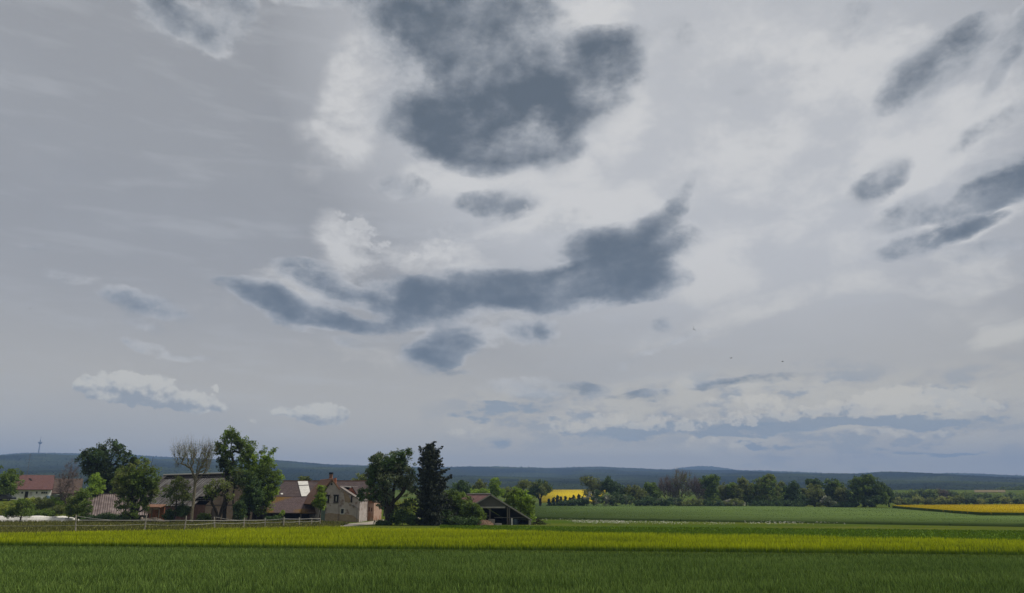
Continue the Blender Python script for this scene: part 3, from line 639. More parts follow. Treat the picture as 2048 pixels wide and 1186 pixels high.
window(h, 682, 690, 1016.5, 1028.5, D+0.25, bars=0, fr=0.11); 
# ochre foot where the render has fallen off
pts = [(641.5,None),(641.5,1030),(650,1028.5),(658,1026),(667,1026.3),(676,1027.5),(677.3,1027.2),(677.3,None)]
b = wall_prism(pts[::-1], D-0.04, D+0.01)
pts = [(677.5,None),(677.5,1027.2),(690,1028.5),(700,1029.5),(708,1031.5),(714,1036),(719,1039),(719.5,None)]
pf = [(X_(a, D), Z_(c, D) if c else -0.1) for a, c in pts]; b.prism(pf[::-1], D+0.20, D+0.26); b.build('bare_plinth', m_plinth, h)
pf = [(X_(a, D), Z_(c, D)) for a, c in ((686,981.5),(689,983),(696,991),(701.5,1000.5),(700,1003.5),(696.5,1005),(690,1004.2),(688,995))]
MB().prism(pf[::-1], D+0.14, D+0.24).build('torn_render_patch', m_plinth, h)
MB().box(X_(701.5,D), X_(703.8,D), D+0.1, D+0.24, Z_(1005,D), Z_(992,D)).build('shutter', m_dark, h)
b = MB(); b.tube((X_(703.5,D),D+0.12,Z_(1010,D)), (X_(715,D),D+0.12,Z_(1015.5,D)), 0.06); b.tube((X_(715,D),D+0.12,Z_(1015.5,D)), (X_(715,D),D+0.12,0.05), 0.06); b.build('downpipe', m_metal, h)
MB().box(X_(644,D), X_(652,D), D-0.08, D+0.02, 0.35, Z_(1015,D)).build('door', flat('faded_green_paint', (0.13,0.17,0.14), scale=3), h)

# brick outbuilding at the corner
D2 = 149.0
h2 = empty('brick_outbuilding', (X_(736,D2), D2+3, 0), label='narrow orange brick outbuilding with tall slit windows right of the grey farmhouse', cat='outbuilding')
wall_prism([(719,None),(719,1003),(731,1003),(731,None)][::-1], D2-0.6, D2+7).build('plain_wall', surf('grey_render', [(0.3,(0.13,0.11,0.09)),(0.7,(0.19,0.165,0.14))], scale=1.5), h2)
wall_prism([(731,None),(731,986),(735,985.5),(740,992),(748.5,1003.5),(748.5,None)][::-1], D2-0.9, D2+8).build('brick_wall', m_pinkb, h2)
DB = D2-0.9
b = MB(); P0, P1 = (X_(733,DB), Z_(983.5,DB)), (X_(750,DB), Z_(1004,DB)); b.slab([(P0[0],DB-.3,P0[1]),(P0[0],DB+9.2,P0[1]),(P1[0],DB+9.2,P1[1]),(P1[0],DB-.3,P1[1])], 0.18); b.build('roof', m_tile, h2)
for a in (734.2, 739.4, 744.4): window(h2, a-1.1, a+1.1, 1012+(a-734)*0.3, 1023, DB, bars=0, fr=0.03, fm=m_brick)

# ------------------------------------------------------------------ long tiled barn with the open front
h3 = empty('long_barn', (X_(600,146), 150, 0), label='long barn with dark tiled roof, big white sheet patch and open shadowed front', cat='barn')
ye, yb, yr = 143.0, 149.0, 156.5
ze, zb_, zr = Z_(1025.5,ye), Z_(994,yb), Z_(962,yr)
b = MB(); b.slab([(X_(527,ye),ye,ze),(X_(642,ye),ye,ze),(X_(642,ye),yb,zb_),(X_(532,yb),yb,zb_)], 0.2); b.build('lower_roof', m_moss, h3)
xl, xr_ = X_(563,yr), X_(737,yr)
b = MB(); b.slab([(X_(548,yb),yb+.02,zb_+.06),(X_(738,yb),yb+.02,zb_+.06),(xr_,yr,zr),(xl,yr,zr)], 0.2); b.slab([(xl,yr,zr),(xr_,yr,zr),(xr_,yr+8,zb_-.5),(xl,yr+8,zb_-.5)], 0.2); b.build('upper_roof', m_tile, h3)
MB().box(xl, xr_, yr-.2, yr+.2, zr-.05, zr+.12).build('ridge', m_redroof, h3)
b = MB().box(X_(556,yb+1), X_(737,yb+1), yb+1, yb+1.3, 0, zb_-.2).box(X_(530,yb), X_(556,yb+1), yb+1, yb+1.3, 0, zb_-.6)
b.box(X_(737,yb)-.3, X_(737,yb), yb+1.3, yr+7, 0, zb_-.4).box(X_(556,yb), X_(556,yb)+.3, yb+1.3, yr+7, 0, zb_-.4); b.build('back_wall', m_dwood, h3)
for a in (531, 566, 604, 636):
    MB().box(X_(a,ye+.5)-.11, X_(a,ye+.5)+.11, ye+.4, ye+.62, 0, ze-.05).build('post', m_wood, h3)
MB().box(X_(530,ye+.5), X_(638,ye+.5), ye+.42, ye+.6, ze-.28, ze-.06).build('beam', m_dwood, h3)
pr0 = Vector((X_(600,yb), yb, zb_+.06)); nrm = Vector((0, -(zr-zb_-.06), (yr-yb))).normalized()
q = [onplane(a, c, pr0+nrm*0.02, nrm) for a, c in ((595.5,963.3),(615.5,963),(620,984),(612,993.2),(603,993.4))]
MB().slab([v+nrm*0.1 for v in q], 0.08).build('white_sheet', m_sheet, h3)
q = [onplane(a, c, pr0+nrm*0.15, nrm) for a, c in ((596.5,970.3),(616.9,969.3),(617.0,970.5),(596.8,971.3))]
MB().slab(q, 0.04).build('batten', m_dwood, h3)
q = [onplane(a, c, pr0+nrm*0.1, nrm) for a, c in ((561.5,986),(566,986),(566,988.6),(561.5,988.6))]
MB().slab(q, 0.08).build('white_skylight', m_sheet, h3)

# ------------------------------------------------------------------ great barn, corner towards the camera
def gp(px, d): v = P(px, 1000, d); return Vector((v.x, v.y, 0))
C0, L0, R0 = gp(412,147), gp(258,163), gp(537,158)
ze = Z_(1010,147); Lr = L0-C0; Rr = R0-C0
apex = C0 + Rr*0.5; apex.z = Z_(946.5,152.5); rl = apex + Lr; rl.z = apex.z
up = lambda v, z: Vector((v.x, v.y, z))
m_corr = stripes('corrugated_sheeting', Lr.normalized(), 2.2, [(0.28,(0.05,0.036,0.03)),(0.5,(0.11,0.097,0.084)),(0.75,(0.235,0.22,0.20))], contrast=0.7)
h4 = empty('great_barn', (C0.x, C0.y+6, 0), label='largest barn, corrugated grey roof with missing sheets, standing behind the bare tree', cat='barn')
MB().add([C0,R0,up(R0,ze),apex-Vector((0,0,.15)),up(C0,ze)], [(0,1,2,3,4)]).add([R0,R0+Lr,up(R0+Lr,ze),up(R0,ze)], [(0,1,2,3)]).add([L0,R0+Lr,up(R0+Lr,ze),rl-Vector((0,0,.15)),up(L0,ze)], [(4,3,2,1,0)]).build('gable_wall', surf('tree_shaded_render', [(0.3,(0.06,0.045,0.032)),(0.7,(0.115,0.088,0.065))], scale=0.5, detail=9, bump=0.3), h4)  # shade of the trees on the gable is painted into this dark render colour
MB().add([L0,C0,up(C0,ze),up(L0,ze)], [(0,1,2,3)]).build('side_wall', surf('brick_footing', [(0.3,(0.10,0.05,0.04)),(0.7,(0.20,0.10,0.075))], scale=1.5, detail=8), h4)
b = MB(); nu, nv = 17, 7
e0, e1, r0_, r1_ = up(L0,ze-.25)-Rr*0.04, up(C0,ze-.25)-Rr*0.04, rl, apex
gap = {(15,0),(16,0),(15,1),(16,1),(14,1),(16,2),(15,2),(16,3),(3,6),(4,6),(7,6),(12,6),(13,6),(10,6),(11,6)}
gap |= {(i,6) for i in (1,2,5,6,8,9,14)}
def rp_(u, v): return e0.lerp(e1, u).lerp(r0_.lerp(r1_, u), v)
rr = random.Random(3)
for i in range(nu):
    for j in range(nv):
        if (i, j) in gap: continue
        o = Vector((0,0,rr.uniform(0,.05)))
        b.slab([rp_(i/nu,j/nv)+o, rp_((i+.98)/nu,j/nv)+o, rp_((i+.98)/nu,(j+1)/nv)+o, rp_(i/nu,(j+1)/nv)+o], 0.05)
for j in (1.3, 1.7, 2.4, 6.3, 6.6):
    b.tube(rp_(0,j/nv)-Vector((0,0,.12)), rp_(1,j/nv)-Vector((0,0,.12)), 0.07, n=4)
b.build('front_roof', m_corr, h4)
MB().slab([apex+Vector((0,0,.03)), rl+Vector((0,0,.03)), up(L0+Rr,ze-.3)+Rr*.04, up(R0,ze-.3)+Rr*.04], 0.15).build('rear_roof', m_tile, h4)
b = MB(); b.tube(rl+Vector((0,0,.1))-Lr*-.0, apex+Vector((0,0,.1)), 0.16, n=6); b.build('ridge_cap', m_conc, h4)
e = (R0-C0).normalized(); n_ = Vector((e.y, -e.x, 0))
def onwall(u0, u1, z0, z1, off=0.06):
    a, c = C0+Rr*u0+n_*off, C0+Rr*u1+n_*off; i = n_*(off+.02)
    return MB().add([up(a,z0),up(c,z0),up(c,z1),up(a,z1),up(a-i,z0),up(c-i,z0),up(c-i,z1),up(a-i,z1)], [(0,1,2,3),(0,4,5,1),(1,5,6,2),(2,6,7,3),(3,7,4,0)])
onwall(.80, .93, 0, 2.6).build('barn_door', m_dwood, h4)
onwall(.10, .17, 0, 2.3).build('side_door', m_dwood, h4)
onwall(.0, 1.0, 2.75, 2.9, .04).build('wall_band', m_dwood, h4)
b = MB(); a, c = apex+n_*.15, up(R0,ze-.3)+Rr*.04+n_*.15; b.slab([a+Vector((0,0,.1)), a-n_*.12+Vector((0,0,.1)), c-n_*.12+Vector((0,0,.1)), c+Vector((0,0,.1))], .3); b.build('bargeboard', m_wood, h4)

# little tiled lean-to against the great barn
h5 = empty('lean_to', (X_(305,145), 146, 0), label='small tiled lean-to with pale slatted front below the corrugated barn roof', cat='shed')
a0, a1 = X_(291,144.5), X_(321,144.5)
MB().slab([(a0-.2,144.2,Z_(1014,144.2)),(a1+.2,144.2,Z_(1014,144.2)),(a1+.2,147,Z_(1008.5,147)),(a0-.2,147,Z_(1008.5,147))], .15).build('roof', m_redroof, h5)
MB().box(a0, a1, 146.6, 146.8, 0, Z_(1010,147)).build('back_wall', m_brick, h5)
b = MB()
for i in range(9): b.box(a0+.12*i*1.25, a0+.12*i*1.25+.09, 144.5, 144.56, Z_(1027,144.5), Z_(1015.5,144.5))
b.build('slatted_panel', flat('pale_slats', (0.34,0.27,0.2), scale=3), h5)
for a in (a0+.05, (a0+a1)/2, a1-.1): MB().box(a-.07, a+.07, 144.58, 144.7, 0, Z_(1014.5,144.5)).build('post', m_wood, h5)
MB().box((a0+a1)/2+.1, a1-.15, 144.5, 144.56, Z_(1019,144.5), Z_(1016,144.5)).build('board', flat('raw_board', (0.40,0.27,0.2), scale=3), h5)

# ------------------------------------------------------------------ low corrugated barn
h6 = empty('low_barn', (X_(236,148), 148, 0), rz=R(27), label='low barn with striped brown corrugated roof left of the great barn', cat='barn')
ed, rd = 148.0, 160.0; zed, zrd = Z_(1031,ed), Z_(988.5,rd)
m_corr2 = stripes('brown_corrugated_sheeting', (1,0,0), 4.5, [(0.25,(0.085,0.06,0.05)),(0.5,(0.15,0.11,0.098)),(0.7,(0.24,0.19,0.17))], contrast=0.5)
b = MB(); n = 12; xa, xb = X_(171,ed), X_(300,ed)
for i in range(n):
    u0, u1 = i/n, (i+.985)/n; s0 = xa+(xb-xa)*u0; s1 = xa+(xb-xa)*u1; o = rr.uniform(0,.04)
    b.slab([(s0,ed,zed+o),(s1,ed,zed+o),(s1,rd,zrd+o),(s0,rd,zrd+o)], .05)
b.build('roof', m_corr2, h6)
MB().slab([(xa,rd,zrd-.02),(xb,rd,zrd-.02),(xb,rd+8,zrd-4),(xa,rd+8,zrd-4)], .1).build('rear_roof', m_tile, h6)
MB().tube((xa-.1,rd,zrd+.08),(xb+.1,rd,zrd+.08), .14).build('ridge', m_dwood, h6)
MB().box(xa+.3, xb-.3, ed+2.2, ed+2.4, 0, zed+.4).build('back_wall', m_dwood, h6)
for i in range(5): MB().box(xa+.3+(xb-xa-.8)*i/4-.08, xa+.3+(xb-xa-.8)*i/4+.08, ed+.3, ed+.46, 0, zed-.02).build('post', m_wood, h6)

# ------------------------------------------------------------------ white farmhouse far left
D = 200.0; ZG = gz(X_(60,D), D)
h7 = empty('white_farmhouse', (X_(62,D), D, ZG), rz=R(30), label='single storey white farmhouse with long red roof and roof aerial at the far left', cat='house')
xa, xb = X_(17,D), X_(99.5,D); ze = Z_(977,D)
pf = [(D,ZG-.5),(D,ze),(D+5,Z_(951,D+5)),(D+10,ze),(D+10,ZG-.5)]
MB().prismx(pf, xa, xb).build('wall', m_white, h7)
r = D+5; zr = Z_(950,r)
rf = MB().slab([(xa-.2,D-.6,ze-.25),(xb+.3,D-.6,ze-.25),(xb+.3,r,zr),(xa-.2,r,zr)], .18).slab([(xa-.2,r,zr),(xb+.3,r,zr),(xb+.3,D+10.6,ze-.25),(xa-.2,D+10.6,ze-.25)], .18).build('roof', m_red, h7)
MB().box(X_(44.8,r), X_(47.4,r), r-.3, r+.3, zr-.4, Z_(944.5,r)).build('chimney', m_dark, rf)
b = MB(); ax = X_(69,r); b.tube((ax,r-.3,zr-.3),(ax,r-.3,Z_(907,r)), .045); 
for yy, w in ((911,.5),(920,.9),(926,.7),(930.5,1.3),(934,.6)): b.tube((ax-w,r-.3,Z_(yy,r)),(ax+w,r-.3,Z_(yy,r)), .022, n=4)
b.build('aerial', m_metal, rf)
MB().slab([onplane(px, py, Vector((0,D-.6,ze-.25)), Vector((0,-(zr-ze+.25),5.6)).normalized())+Vector((0,-.05,.1)) for px, py in ((73.5,957.5),(77,957.5),(77,961.5),(73.5,961.5))], .06).build('roof_window', m_dark, rf)
for a, c, k in ((40.2,45,0),(69,73.2,0),(79.4,92.8,2)): window(h7, a, c, 982.8, 987.8, D, bars=k, fr=.09)
MB().box(X_(48.2,D), X_(54.6,D), D-.07, D+.02, ZG, Z_(983,D)).build('door', m_dwood, h7)
b = MB()
for py in (984.5, 987, 989.5): b.box(X_(57.5,D), X_(62,D), D-.05, D+.02, Z_(py+.7,D), Z_(py,D))
b.build('shutter', m_wood, h7)
for a in (56.5, 69.8): MB().box(X_(a,D-3)-.12, X_(a,D-3)+.12, D-3.1, D-2.9, ZG-.2, ZG+1.1).build('gate_pillar', m_frame, h7)

D = 216.0; ZG2 = gz(X_(125,D), D)
h8 = empty('brown_roofed_house', (X_(125,D), D, ZG2), rz=R(28), label='low house with brown tiled roof half hidden by bare trees right of the white farmhouse', cat='house')
xa, xb = X_(97,D), X_(160,D); ze = Z_(985,D); r = D+5; zr = Z_(957,r)
MB().prismx([(D,ZG2-.5),(D,ze),(r,zr-.2),(D+10,ze),(D+10,ZG2-.5)], xa+.2, xb-.2).build('wall', m_plinth, h8)
MB().slab([(xa,D-.5,ze-.2),(xb,D-.5,ze-.2),(xb,r,zr),(xa,r,zr)], .18).slab([(xa,r,zr),(xb,r,zr),(xb,D+10.5,ze-.2),(xa,D+10.5,ze-.2)], .18).build('roof', surf('brown_tiles', [(0.3,(0.07,0.048,0.038)),(0.7,(0.12,0.085,0.065))], scale=2), h8)
window(h8, 108, 112, 987, 992, D, fr=.08)

# ------------------------------------------------------------------ open field shed on the right
D = 128.0
A = P(980.3,988.8,D); back = P(934,989.3,150) - A; back.z = 0
m_rust = stripes('rusty_sheeting', (back.normalized()), 1.2, [(0.3,(0.10,0.035,0.028)),(0.6,(0.17,0.07,0.055)),(0.75,(0.24,0.13,0.10))])
Rt = P(1063.5,1040,D); Lt = A + (P(949,1007,D)-A)*1.75
h9 = empty('field_shed', (A.x, D+4, 0), label='open timber field shed with long sloping roof and grey boarded gable at the field edge', cat='shed')
def shed_slab(p, q, t, back, front=.4):
    f = -back.normalized()*front
    return MB().slab([p+f, q+f, q+back, p+back], t)
shed_slab(A, Lt, .14, back).build('left_roof', m_rust, h9)
shed_slab(A, Rt, .14, back).build('right_roof', flat('grey_sheeting', (0.20,0.19,0.175), scale=1.5), h9)
f = -back.normalized()*.42
b = MB(); b.tube(A+f+Vector((0,0,.1)), A+back+Vector((0,0,.1)), .11)
for q in (Lt, Rt):
    v = (q-A).normalized(); b.slab([A+f+Vector((0,-.03,.06)), A+f+Vector((0,.06,.06)), q+f+Vector((0,.06,.06)), q+f+Vector((0,-.03,.06))], .2)
b.build('verge_board', flat('pale_boards', (0.30,0.285,0.25), scale=3), h9)
zbm = Z_(1013.2,D); rl_ = lambda z, q: A + (q-A)*((A.z-z)/(A.z-q.z))
gl, gr = rl_(zbm, Lt), rl_(zbm, Rt)
MB().prism([(gl.x,zbm),(A.x,A.z-.15),(gr.x,zbm)], D-.02, D+.08).build('gable_boards', flat('weathered_gable', (0.10,0.098,0.085), scale=2, stretch=(5,1,.3)), h9)
MB().box(gl.x, X_(1010.5,D), D-.12, D-.03, zbm-.24, zbm).build('crossbeam', flat('pale_beam', (0.36,0.34,0.30), scale=3), h9)
for a, top in ((955,1012),(980,1013),(1015,1012.5),(1018.8,1013.5)):
    x = X_(a,D); z1 = min(zbm-.02, 99) if a < 1012 else rl_(0, Rt).z
    zt = (A.z - .25 - (x-A.x)*(A.z-Rt.z)/(Rt.x-A.x)) if a > 1012 else zbm-.25
    MB().box(x-.1, x+.1, D, D+.2, 0, zt).build('post', m_wood, h9)
for s in (.33,.66,1.0):
    for q, k in ((Lt,.95),(Rt,.97)):
        w = A+(q-A)*k+back*s; MB().box(w.x-.1, w.x+.1, w.y-.1, w.y+.1, 0, w.z-.15).build('post', m_dwood, h9)
b = MB(); Lw = A+(Lt-A)*.98; Rw = A+(Rt-A)*.98
b.add([up(Lw,0)+back,up(Rw,0)+back,up(Rw,Rw.z-.2)+back,A+back-Vector((0,0,.2)),up(Lw,Lw.z-.2)+back], [(0,1,2,3,4)])
b.add([up(Lw,0),up(Lw,0)+back,up(Lw,Lw.z-.2)+back,up(Lw,Lw.z-.2)], [(0,1,2,3)]); b.add([up(Rw,0)+back*.05,up(Rw,0)+back,up(Rw,Rw.z-.2)+back,up(Rw,Rw.z-.2)+back*.05], [(0,1,2,3)]); b.build('plank_walls', m_dwood, h9)
b = MB(); b.box(X_(988,D), X_(1054,D), D+.22, D+.3, Z_(1035.6,D), Z_(1034.6,D)); b.box(X_(962,D), X_(979,D), D+.22, D+.3, Z_(1032.4,D), Z_(1031.4,D)); b.build('rail', m_metal, h9)
MB().box(X_(1057,D), X_(1062,D), D-.25, D+.25, -.05, Z_(1040.5,D)).build('corner_pier', m_conc, h9)
# things in and before the shed
b = MB(); x0, x1 = X_(977,D-1), X_(989.5,D-1); z1 = Z_(1038.5,D-1)
for i in range(8): b.box(x0+i*(x1-x0)/8, x0+(i+.82)*(x1-x0)/8, D-1.05, D-1, .06, z1)
for z in (.1, z1-.15): b.box(x0, x1, D-.99, D-.93, z, z+.1); b.box(x0, x1, D+.0, D+.06, z, z+.1)
for x in (x0, x1-.06): b.box(x, x+.06, D-.92, D-.02, .06, z1)
b.box(x0, x1, D+.065, D+.1, .06, z1)
tag(b.build('slatted_crate', flat('pale_crate_boards', (0.30,0.27,0.24), scale=3), origin=Vector(((x0+x1)/2, D-.5, 0))), 'grey slatted wooden crate standing in the left opening of the field shed', 'crate')
b = MB(); x0, x1 = X_(990.5,D-1), X_(1003.5,D-1); b.box(x0, x1, D-1.2, D-.9, 0, .28); b.box(x0+.05, x1-.05, D-.9, D-.4, 0, .22)
tag(b.build('stone_trough', m_conc, origin=Vector(((x0+x1)/2, D-1, 0))), 'low pale stone block lying right of the slatted crate at the shed', 'stone block')
b = MB(); x = X_(1023.8,D-.6); b.box(x-.14, x+.14, D-.7, D-.5, 0, 1.0); b.prism([(x-.14,1.0),(x,1.07),(x+.14,1.0)][::-1], D-.7, D-.5)
tag(b.build('white_board', m_frame, origin=Vector((x, D-.6, 0))), 'white upright board leaning in the right bay of the field shed', 'board')
b = MB().lathe([(.36,0),(.40,.06),(.40,.28),(.43,.3),(.40,.33),(.40,.6),(.43,.62),(.4,.65),(.4,.85),(.34,.9)], (X_(1030.5,D+.6), D+.6, 0)); tag(b.build('water_barrel', flat('blue_plastic', (0.06,0.09,0.11), scale=3, rough=.4), origin=Vector((X_(1030.5,D+.6), D+.6, 0)), smooth=False), 'dark blue grey barrel under the low end of the shed roof', 'barrel')
def heap(name, cx, cy, rx, ry, h, mat, seed, label, cat, jag=.25, n=22, **k):
    r = np.random.default_rng(seed); V = []; Fq = []
    for i in range(n):
        for j in range(n):
            u, v = i/(n-1)*2-1, j/(n-1)*2-1; q = max(0, 1-(u*u+v*v)); z = h*q**.8
            z += jag*h*(r.random()-.4)*(q > 0.02); V.append((cx+u*rx, cy+v*ry, z-.04))
    for i in range(n-1):
        for j in range(n-1): Fq.append((i*n+j, (i+1)*n+j, (i+1)*n+j+1, i*n+j+1))
    return tag(meshobj(name, V, Fq, mat, None, None, origin=Vector((cx, cy, 0))), label, cat, **k)
heap('earth_heap', X_(970,D-3.5), D-3.5, 1.5, 1.2, .85, m_earth, 2, 'reddish brown heap of earth between the bushes and the field shed', 'earth heap')
# branch pile right of the shed
b = MB(); cx, cy = X_(1076,D), D+.3
for i in range(150):
    a = rr.uniform(0,6.28); l = rr.uniform(.3,.9); x, y = cx+rr.gauss(0,.55), cy+rr.gauss(0,.35); z = rr.uniform(0, max(.1,.95-abs(x-cx)*.7))
    b.tube((x,y,z),(x+math.cos(a)*l,y+math.sin(a)*l*.5,max(0.02,z+rr.uniform(-.2,.35))), rr.uniform(.02,.05), .015, n=4)
tag(b.build('brushwood_pile', m_dwood, origin=Vector((cx,cy,0))), 'dark pile of cut brushwood right of the field shed', 'brushwood')

# ------------------------------------------------------------------ yard things
b = MB(); x0 = X_(748,153); b.box(x0, x0+.9, 152.8, 153.3, .55, .72); b.box(x0+.08, x0+.24, 152.9, 153.2, 0, .55); b.box(x0+.66, x0+.82, 152.9, 153.2, 0, .55)
tag(b.build('stone_bench', m_conc, origin=Vector((x0+.45,153,0))), 'small pale stone bench at the corner of the brick outbuilding', 'bench')
# white sheeting clamp
n1, n2 = 90, 14; V = []; r = np.random.default_rng(4); xa, xb = X_(-60,142), X_(159,142)
for i in range(n1):
    for j in range(n2):
        u, v = i/(n1-1), j/(n2-1); e = min(1, u*40, (1-u)*30); pv_ = min(1, math.sin(math.pi*v)*2.4)
        z = (.92+.10*math.sin(u*23)+.1*r.random())*pv_*e*(1-.25*(u > .86)); V.append((xa+(xb-xa)*u+r.uniform(-.05,.05), 138.5+v*6+.3*math.sin(u*17), z-.03))
Fq = [(i*n2+j, (i+1)*n2+j, (i+1)*n2+j+1, i*n2+j+1) for i in range(n1-1) for j in range(n2-1)]
tag(meshobj('silage_clamp', V, Fq, m_sheet, None, None, origin=Vector(((xa+xb)/2,141.5,0))), 'long low silage clamp under white sheeting behind the paddock fence', 'silage clamp')
b = MB(); cx, cy = X_(305,137), 137.0
for i in range(26):
    x = cx + rr.uniform(-1.8, 2.2); z = rr.uniform(.1, .75)*max(.3, 1-abs(x-cx)*.3); a = rr.uniform(-.5,.5); l = rr.uniform(.6,1.4)
    b.tube((x-l*math.cos(a), cy+rr.uniform(-.5,.5), z), (x+l*math.cos(a), cy+rr.uniform(-.5,.5), max(.08, z+l*math.sin(a)*.6)), rr.uniform(.07,.16), n=7)
b.tube((X_(287,137),cy,.9),(X_(291,137),cy-.2,.1), .26, n=8)
tag(b.build('log_pile', flat('bleached_wood', (0.30,0.25,0.21), scale=2), origin=Vector((cx,cy,0))), 'tumbled pile of bleached logs in front of the great barn', 'log pile')
# barrel, covered wood stack, parked vehicle by the white farmhouse
bx, by = X_(94.5,186), 186.0; bz = gz(bx, by)
b = MB().lathe([(.38,0),(.42,.1),(.42,.45),(.46,.48),(.42,.52),(.42,.85),(.46,.88),(.42,.92),(.4,1.15),(.36,1.2)], (bx,by,bz)); tag(b.build('rain_barrel', flat('blue_barrel_plastic', (0.10,0.16,0.22), scale=3, rough=.4), origin=Vector((bx,by,bz))), 'blue rain barrel at the right corner of the white farmhouse', 'barrel')
bx, by = X_(109,188), 188.0; bz = gz(bx, by)
b = MB(); prof = [(bx-1.2,bz-.1),(bx-1.2,bz+1.05),(bx-.8,bz+1.3),(bx,bz+1.38),(bx+.9,bz+1.25),(bx+1.2,bz+1.0),(bx+1.2,bz-.1)]; b.prism(prof[::-1], by, by+1.5)
tag(b.build('covered_wood_stack', flat('grey_green_tarp', (0.16,0.19,0.15), scale=2), origin=Vector((bx,by+.7,bz))), 'wood stack under grey green tarpaulin right of the blue rain barrel', 'wood stack')
bx, by = X_(10,186), 186.0; bz = gz(bx, by)
cr = empty('parked_car', (bx,by,bz), label='dark estate car parked at the left edge before the white farmhouse', cat='car')
pf = [(-2.1,.35),(-2.15,.85),(-1.95,.95),(-1.7,1.0),(-1.3,1.42),(.55,1.45),(1.1,1.0),(1.95,.88),(2.12,.7),(2.1,.35)]
MB().prism([(bx+a,bz+c) for a, c in pf][::-1], by-.85, by+.85).build('body', flat('dark_paint', (0.012,0.014,0.02), scale=1, rough=.3, spec=.5), cr)
pf = [(-1.6,1.02),(-1.25,1.36),(-.4,1.38),(-.4,1.02)]; pg = [(-.3,1.02),(-.3,1.38),(.5,1.38),(.95,1.02)]
for q in (pf, pg): MB().prism([(bx+a,bz+c) for a, c in q], by-.87, by-.84).build('side_window', m_pane, cr)
for a in (-1.35, 1.35):
    w = MB().tube((bx+a,by-.88,bz+.33),(bx+a,by-.66,bz+.33), .33, n=16).build('wheel', m_dark, cr)
    MB().tube((bx+a,by-.90,bz+.33),(bx+a,by-.87,bz+.33), .19, n=12).build('rim', m_metal, w)

# ------------------------------------------------------------------ paddock fence
fz = empty('paddock_fence', (X_(300,105), 105, 0), label='sagging paddock fence with weathered posts and pale tape in front of the barns', cat='fence')
m_post = flat('weathered_post', (0.30,0.27,0.22), scale=4)
posts = [(-60,1030,98,0),(160,1029.5,100,.12),(296,1030.5,104,-.03),(375,1031.5,106,-.05),(435,1033.5,111,.14),(492,1035,114,.0),(534,1036,117,.03),(571,1033.5,118,.02),(602,1034.5,121,.05),(626,1036,123,.0),(643,1037,125,.02)]
pp = []
for px, py, d, tl in posts:
    x = X_(px, d); z = Z_(py, d); b = MB().tube((x,d,-.05),(x-tl*z*.9,d,z), .10, .085, n=6); b.build('post', m_post, fz); pp.append((x, d, z, tl))
b = MB()
def line(ya, yb, pa, pb, sag, r, n=8):
    za, zb2 = Z_(ya, pa[1]), Z_(yb, pb[1]); prev = None
    for i in range(n+1):
        t = i/n; q = Vector((pa[0]+(pb[0]-pa[0])*t, pa[1]+(pb[1]-pa[1])*t-.08, za+(zb2-za)*t - sag*4*t*(1-t)))
        if prev is not None: b.tube(prev, q, r, n=4)
        prev = q
up_y = [1040,1040,1040.2,1040.5,1041,1040.5,1040,1037.5,1038,1037,1037]; lo_y = [1050,1050.5,1048,1049,1045.5,1045.5,1044.5,1043.5,1042.5,1042,1041.5]
for i in range(len(pp)-1):
    line(up_y[i], up_y[i+1], pp[i], pp[i+1], .02, .042); line(lo_y[i], lo_y[i+1], pp[i], pp[i+1], .10, .026)
line(1032, 1040, pp[1], pp[2], .25, .03); line(1034, 1041, pp[4], pp[5], .1, .02)
b.build('tape', flat('fence_tape', (0.46,0.44,0.40), scale=2), fz)
# ------------------------------------------------------------------ tower on the ridge
d = 4430.0; tx = X_(62.5,d); zb0 = Z_(909,d); 
tw = empty('telecom_tower', (tx,d,zb0), label='slender concrete telecommunications tower with round platforms on the wooded ridge', cat='tower')
m_tow = flat('tower_concrete', (0.20,0.20,0.20), scale=.05)
k = d/1570
zt = lambda y: Z_(y, d)
MB().lathe([(1.6*k,zb0-zb0),(1.15*k,zt(898)-zb0),(1.0*k,zt(889)-zb0)], (tx,d,zb0), 16).build('shaft', m_tow, tw)
MB().lathe([(1.1*k,zt(888.6)-zb0),(2.4*k,zt(887.6)-zb0),(3.0*k,zt(886.4)-zb0),(2.6*k,zt(886.0)-zb0),(4.0*k,zt(885.2)-zb0),(4.0*k,zt(884.2)-zb0),(1.6*k,zt(883.4)-zb0)], (tx,d,zb0), 20).build('platform', m_tow, tw)
MB().lathe([(1.3*k,zt(883.3)-zb0),(1.2*k,zt(881)-zb0),(.5*k,zt(880.5)-zb0),(.42*k,zt(876)-zb0),(.2*k,zt(872)-zb0)], (tx,d,zb0), 10).build('antenna', m_tow, tw)
h7.scale = (.87,1,1); h8.scale = (.88,1,1); h6.scale = (.9,1,1)
